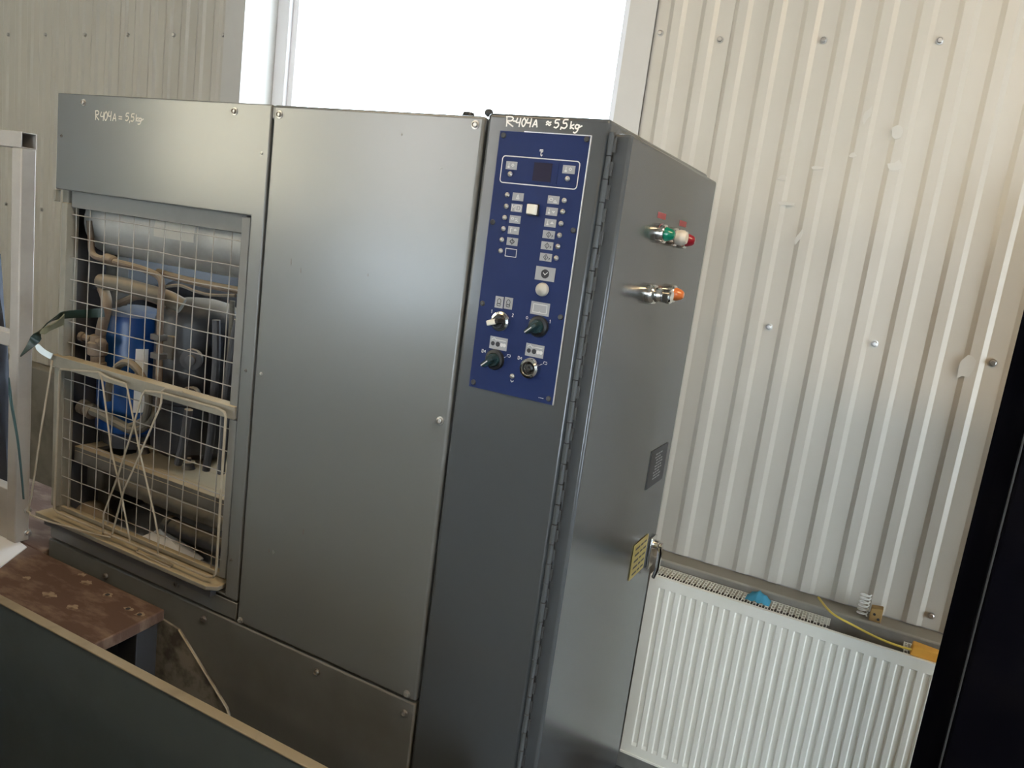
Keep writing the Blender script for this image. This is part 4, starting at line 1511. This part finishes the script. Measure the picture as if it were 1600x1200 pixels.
cabp = [at(1276, 947, y=1.075), at(1300, 958, z=LZ + 0.03), at(1335, 978, z=LZ + 0.014), at(1370, 996, z=LZ + 0.006), at(1400, 1008, z=LZ + 0.003), at(1424, 1015, z=LZ + 0.004)]
cabp[0][2] = max(cabp[0][2], LZ + 0.02)
b = MB()
b.tube(smooth_path(cabp, 8), 0.0032, 8)
tag(obj('yellow_cable', b, 'cable_yellow'), 'thin yellow cable lying over the gap in the radiator grille', 'cable')
q0, q1 = at(1421, 1026, z=RZ1 + 0.004), at(1470, 1040, z=RZ1 + 0.004)
b = MB()
zb = RZ1 + 0.0028
ox0 = q0[0]
b.hull8([(ox0, 0.962, zb), (ox0 + 0.11, 0.965, zb), (ox0 + 0.11, 1.005, zb), (ox0, 1.0, zb)],
        [(ox0 + 0.003, 0.964, zb + 0.030), (ox0 + 0.11, 0.967, zb + 0.022), (ox0 + 0.11, 1.0, zb + 0.022), (ox0 + 0.003, 0.998, zb + 0.030)])
tag(obj('orange_block', b, 'orange_block', bevel=0.003), 'orange yellow block on the radiator top next to the black cabinet', 'block')
# crumpled blue rag on the grille
q = at(1192, 930, z=RZ1 + 0.02)
b = MB()
n_, m_ = 10, 6
vs = []
for j in range(m_ + 1):
    for i in range(n_ + 1):
        u, v = i / n_ - .5, j / m_ - .5
        hgt = max(0, 0.026 * (1 - 4 * u * u) * (1 - 4 * v * v)) + 0.006 * math.sin(i * 2.1 + j) * math.cos(j * 1.7) * (1 - 4 * u * u)
        vs.append((q[0] - 0.01 + u * 0.07, 1.015 + v * 0.05, RZ1 + 0.003 + max(0, hgt)))
fs = [(j * (n_ + 1) + i, j * (n_ + 1) + i + 1, (j + 1) * (n_ + 1) + i + 1, (j + 1) * (n_ + 1) + i) for j in range(m_) for i in range(n_)]
b.add(vs, fs)
tag(obj('blue_rag', b, 'rag_blue', smooth=1.5), 'small crumpled blue rag on the radiator grille', 'rag')

# ================================================================== BLACK CABINET AT RIGHT
XK = 0.70
yf, yn = at(1471, 1000, x=XK)[1], at(1515, 1000, x=XK)[1]
bc = thing('black_cabinet', 'tall black steel cabinet cut off by the right edge of the picture', 'cabinet', (XK + 0.16, (yf + yn) / 2, 0))
b = MB()
b.box(XK, XK + 0.32, yn + 0.003, yf, 0.04, 2.05)
obj('cabinet_body', b, 'black_gloss', bc, bevel=0.004)
b = MB()
b.box(XK + 0.003, XK + 0.317, yn - 0.018, yn + 0.001, 0.08, 2.03)
dr = obj('cabinet_door', b, 'black_gloss', bc, bevel=0.005)
b = MB()
b.tube([(XK + 0.001, yn - 0.0165, 0.09), (XK + 0.001, yn - 0.0165, 0.9), (XK + 0.0012, yn - 0.0165, 2.02)], 0.0016, 6)  # light caught on the door edge, modelled as a thin paler line
obj('edge_highlight', b, 'leg_dark', dr)
b = MB()
b.box(XK + 0.27, XK + 0.29, yn - 0.040, yn - 0.018, 1.0, 1.16)
obj('door_handle', b, 'black_plastic', dr, bevel=0.004)
b = MB()
b.box(XK + 0.02, XK + 0.30, yn + 0.02, yf - 0.02, 0.0, 0.04)
obj('cabinet_base', b, 'leg_dark', bc)

# ================================================================== PLATFORM, RACK, TROUGH
PZ = 0.655
plat = thing('wooden_platform', 'worn brown wooden plank platform with pale knots in front of the grille', 'platform', (-1.6, -0.13, 0))
PX1 = at(255, 957, y=-0.02)[0]
PY0, PY1 = -0.245, -0.016
b = MB()
b.prism([(-2.9, PY0), (PX1 + 0.02, PY0), (PX1 + 0.015, -0.15), (PX1, PY1), (-2.9, PY1)], 'z', PZ - 0.03, PZ)
pk = obj('plank', b, 'plank_brown', plat, bevel=0.003)
b = MB()
b.prism([(-2.9, PY1 + 0.004), (-1.515, PY1 + 0.004), (-1.515, 0.30), (-2.9, 0.30)], 'z', PZ - 0.03, PZ - 0.001)
obj('plank', b, 'plank_brown', plat, bevel=0.003)
for (px, py, r) in [(135, 910, 0.02), (77, 929, 0.022), (168, 929, 0.015), (113, 948, 0.018), (200, 951, 0.014), (218, 960, 0.015), (42, 903, 0.014), (128, 898, 0.012)]:
    c = at(px, py, z=PZ + 0.0006)
    pts = [(c[0] + r * random.uniform(.6, 1.2) * math.cos(2 * math.pi * i / 17), c[1] + r * 0.75 * random.uniform(.6, 1.2) * math.sin(2 * math.pi * i / 17)) for i in range(17)]
    b = MB()
    b.prism(pts, 'z', PZ - 0.001, PZ + 0.0004)
    kn = obj('plank_knot', b, 'plank_knot', pk, smooth=None)
    if px in (168, 218, 200):
        b = MB()
        b.lathe((c[0], c[1], PZ - 0.001), (0, 0, 1), [(0.006, 0), (0.006, 0.0018), (0.0045, 0.0018), (0.0005, 0.0016)], 10)
        obj('nail_hole', b, 'print_dark', pk)
for x in (PX1 - 0.075, -1.9, -2.8):
    b = MB()
    b.box(x, x + 0.07, -0.09, -0.03, 0.0, PZ - 0.03)
    obj('leg', b, 'leg_dark', plat, bevel=0.002)
    b = MB()
    b.box(x, x + 0.07, PY0 + 0.01, PY0 + 0.05, 0.0, PZ - 0.03)
    obj('leg', b, 'leg_dark', plat, bevel=0.002)

# white sheet corner lying on the platform
b = MB()
ss = [at(0, 858, z=PZ), at(32, 849, z=PZ), at(42, 856, z=PZ), at(0, 888, z=PZ)]
b.prism([(ss[1][0], ss[1][1]), (ss[2][0], ss[2][1]), (ss[3][0], ss[3][1]), (ss[3][0] - 0.3, ss[3][1] + 0.05), (ss[0][0] - 0.3, ss[0][1] + 0.12)], 'z', PZ + 0.0002, PZ + 0.003)
tag(obj('white_sheet', b, 'sheet_and_lit_white', smooth=None), 'white plastic sheet lying on the wooden platform at the foot of the rack', 'sheet')

# rack of square tube
rack = thing('tube_rack', 'square steel tube rack standing left of the beige machine', 'rack', (-2.1, -0.016, PZ))
UX0, UX1, UY0, UY1 = -1.641, -1.600, -0.037, 0.004
TZ0, TZ1 = 1.752, 1.793


def hollow_x(x0, x1, y0, y1, z0, z1, t=0.003):
    b = MB()
    b.box(x0, x1, y0, y0 + t, z0, z1)
    b.box(x0, x1, y1 - t, y1, z0, z1)
    b.box(x0, x1, y0 + t, y1 - t, z0, z0 + t)
    b.box(x0, x1, y0 + t, y1 - t, z1 - t, z1)
    return b


o = obj('top_bar', hollow_x(-2.75, UX1, UY0, UY1, TZ0, TZ1), 'tube_steel', rack, bevel=0.0012)
b = MB()
b.box(-2.74, -1.70, UY0 + 0.0035, UY1 - 0.0035, TZ0 + 0.0035, TZ1 - 0.0035)
obj('bar_liner', b, 'tube_inside', o)
for x0 in (UX0, -2.75):
    b = MB()
    b.box(x0, x0 + 0.041, UY0 + 0.0005, UY1 - 0.0005, PZ + 0.003, TZ0)
    obj('upright', b, 'tube_steel', rack, bevel=0.003)
zm = at(10, 530, y=UY0)[2]
b = MB()
b.box(-2.709, UX0, UY0 + 0.002, UY1 - 0.002, zm - 0.02, zm + 0.02)
obj('middle_bar', b, 'tube_steel', rack, bevel=0.003)
zl0 = at(10, 765, y=UY0)[2]
b = MB()
b.box(-2.709, UX0, UY0 + 0.003, UY1 - 0.003, PZ + 0.004, zl0)
obj('kick_plate', b, 'tube_steel', rack, bevel=0.002)
b = MB()
b.lathe((0, 0, 0), (1, 0, 0), [(0.011, 0), (0.011, 0.002), (0.008, 0.003), (0.008, 0.008), (0.005, 0.010), (0.0005, 0.010)], 6)
for i, (px, py) in enumerate([(43, 797), (43, 832)]):
    q = at(px, py, x=UX1)
    if i == 0:
        rb = obj('rack_bolt', b, 'zinc_bolt', rack, origin=(0, 0, 0))
        rb.location = Vector((UX1, q[1], q[2])) - wloc(rack)
    else:
        clone(rb, (UX1, q[1], q[2]), rack)

# garment hanging behind the rack
q0 = at(2, 395, y=0.16)
b = MB()
n_, m_ = 14, 8
vs = []
zt_, zb_ = at(5, 400, y=0.12)[2], 0.70
xr_ = at(12, 470, y=0.12)[0]
for j in range(m_ + 1):
    t = j / m_
    for i in range(n_):
        a = 2 * math.pi * i / n_
        wdt = 0.16 * (0.45 + 0.55 * min(1, t * 2.5))
        vs.append((xr_ - 0.16 + wdt * math.cos(a) + 0.012 * math.sin(5 * a + j), 0.12 + 0.05 * math.sin(a) * (1 + 0.25 * math.sin(3 * a + j * .7)), zt_ + (zb_ - zt_) * t))
fs = [(j * n_ + i, j * n_ + (i + 1) % n_, (j + 1) * n_ + (i + 1) % n_, (j + 1) * n_ + i) for j in range(m_) for i in range(n_)]
fs += [tuple(range(n_)), tuple(m_ * n_ + i for i in range(n_ - 1, -1, -1))]
b.add(vs, fs)
ct = thing('hanging_coat', 'dark blue grey work coat hanging behind the tube rack', 'coat', (xr_ - 0.16, 0.12, zb_))
obj('coat_body', b, 'coat_blue', ct, smooth=1.2)
b = MB()
b.tube([(xr_ - 0.16, 0.12, zt_ - 0.01), (xr_ - 0.16, 0.10, 1.74), (xr_ - 0.16, 0.05, 1.80), (xr_ - 0.16, -0.01, 1.798)], 0.003, 6)
obj('hook', b, 'dark_bolt', ct)


# straps
def ribbon(name, pts, wid, m, label, cat, twist=0.0, th=0.0012, up=(0, 0.25, 1)):
    P_ = [Vector(p) for p in smooth_path(pts, 6)]
    k = len(P_)
    vs = []
    for i in range(k):
        T_ = (P_[min(k - 1, i + 1)] - P_[max(0, i - 1)]).normalized()
        U_ = Vector(up)
        U_ = (U_ - T_ * U_.dot(T_)).normalized()
        N_ = T_.cross(U_)
        t = i / (k - 1)
        a = twist * math.sin(t * math.pi)
        D_ = U_ * math.cos(a) + N_ * math.sin(a)
        E_ = T_.cross(D_)
        wv = wid[0] + (wid[1] - wid[0]) * t if isinstance(wid, tuple) else wid
        wv *= min(1, 0.08 + 6 * t) * 0.5
        vs += [P_[i] + D_ * wv + E_ * th, P_[i] - D_ * wv + E_ * th, P_[i] - D_ * wv - E_ * th, P_[i] + D_ * wv - E_ * th]
    fs = []
    for i in range(k - 1):
        for j in range(4):
            fs.append((4 * i + j, 4 * i + (j + 1) % 4, 4 * i + 4 + (j + 1) % 4, 4 * i + 4 + j))
    fs += [(0, 1, 2, 3), tuple(4 * (k - 1) + j for j in (3, 2, 1, 0))]
    b = MB()
    b.add(vs, fs)
    return tag(obj(name, b, m, smooth=1.0), label, cat)


ribbon('green_strap', [at(32, 557, y=-.11), at(55, 530, y=-.10), at(72, 508, y=-.07), at(90, 495, y=-.03), at(112, 491, y=.0), at(140, 490, y=.035), at(163, 488, y=.06)], 0.024, 'strap_green', 'dark green strap hanging out through the upper wire grille', 'strap', twist=0.7)
ribbon('olive_strap', [at(62, 521, y=-.135), at(75, 514, y=-.115), at(88, 507, y=-.085), at(100, 499, y=-.055)], (0.012, 0.03), 'strap_olive', 'short pale olive strap end beside the dark green strap', 'strap', twist=0.3)
ribbon('pale_strap', [at(56, 538, y=-.02), at(64, 547, y=-.02), at(73, 553, y=-.016), at(81, 557, y=-.012)], 0.016, 'strap_pale', 'short pale blue strip between the rack and the grille', 'strap')
ribbon('teal_cord', [at(14, 590, y=-.05), at(17, 625, y=-.05), at(23, 660, y=-.046), at(28, 690, y=-.044), at(33, 735, y=-.042), at(37, 780, y=-.040)], (0.012, 0.006), 'strap_teal', 'teal cord hanging down the front of the rack upright', 'cord', up=(1, 0, 0))

# trough in the foreground
TZ = 0.692
tr0, tr1 = at(250, 1060, z=TZ)[1], at(250, 1076, z=TZ)[1]
tro = thing('steel_trough', 'dark grey steel trough side with worn pale rim in the foreground', 'trough', (-1.3, tr1, 0))
b = MB()
b.box(-2.9, -0.02, tr1 + 0.002, tr0 - 0.002, 0.05, TZ - 0.004)
obj('side_panel', b, 'trough_paint', tro, bevel=0.002)
b = MB()
b.box(-2.9, -0.02, tr1, tr0, TZ - 0.004, TZ)
obj('rim', b, 'rim_worn', tro, bevel=0.0015)
b = MB()
b.box(-2.9, -0.02, -0.61, tr1 + 0.002, 0.05, 0.06)
b.box(-0.04, -0.02, -0.61, tr1 + 0.002, 0.06, 0.55)
b.box(-2.9, -0.02, -0.63, -0.61, 0.05, 0.605)
obj('trough_basin', b, 'trough_paint', tro)
for x in (-2.8, -0.12):
    b = MB()
    b.box(x, x + 0.06, -0.60, tr1 - 0.02, 0, 0.05)
    obj('foot', b, 'leg_dark', tro)

# unseen boxes added to shade the machine front and left wall, and darken reflections
hs = thing('light_blocker', 'low dark grey box added behind the trough to block light, outside the picture', 'machine', (-2.2, -1.5, 0))
b = MB()
b.box(-3.2, 0.08, -1.95, -1.05, 0.08, 1.12)
obj('blocker_body', b, 'trough_paint', hs, bevel=0.01)
b = MB()
b.box(-3.15, 0.03, -1.9, -1.1, 0.0, 0.08)
obj('blocker_base', b, 'leg_dark', hs)
hs = thing('light_blocker', 'tall dark grey box added near the right window to block light, outside the picture', 'machine', (1.9, -1.4, 0))
b = MB()
b.box(1.3, 2.5, -2.4, -0.7, 0.08, 1.85)
obj('blocker_body', b, 'trough_paint', hs, bevel=0.01)
b = MB()
b.box(1.35, 2.45, -2.35, -0.75, 0.0, 0.08)
obj('blocker_base', b, 'leg_dark', hs)
hs = thing('light_blocker', 'tall narrow grey box added far left in the hall to block light, outside the picture', 'machine', (-3.95, -1.45, 0))
b = MB()
b.box(-4.7, -3.3, -1.75, -1.2, 0.08, 3.0)
obj('blocker_body', b, 'trough_paint', hs, bevel=0.01)
b = MB()
b.box(-4.65, -3.35, -1.7, -1.25, 0.0, 0.08)
obj('blocker_base', b, 'leg_dark', hs)
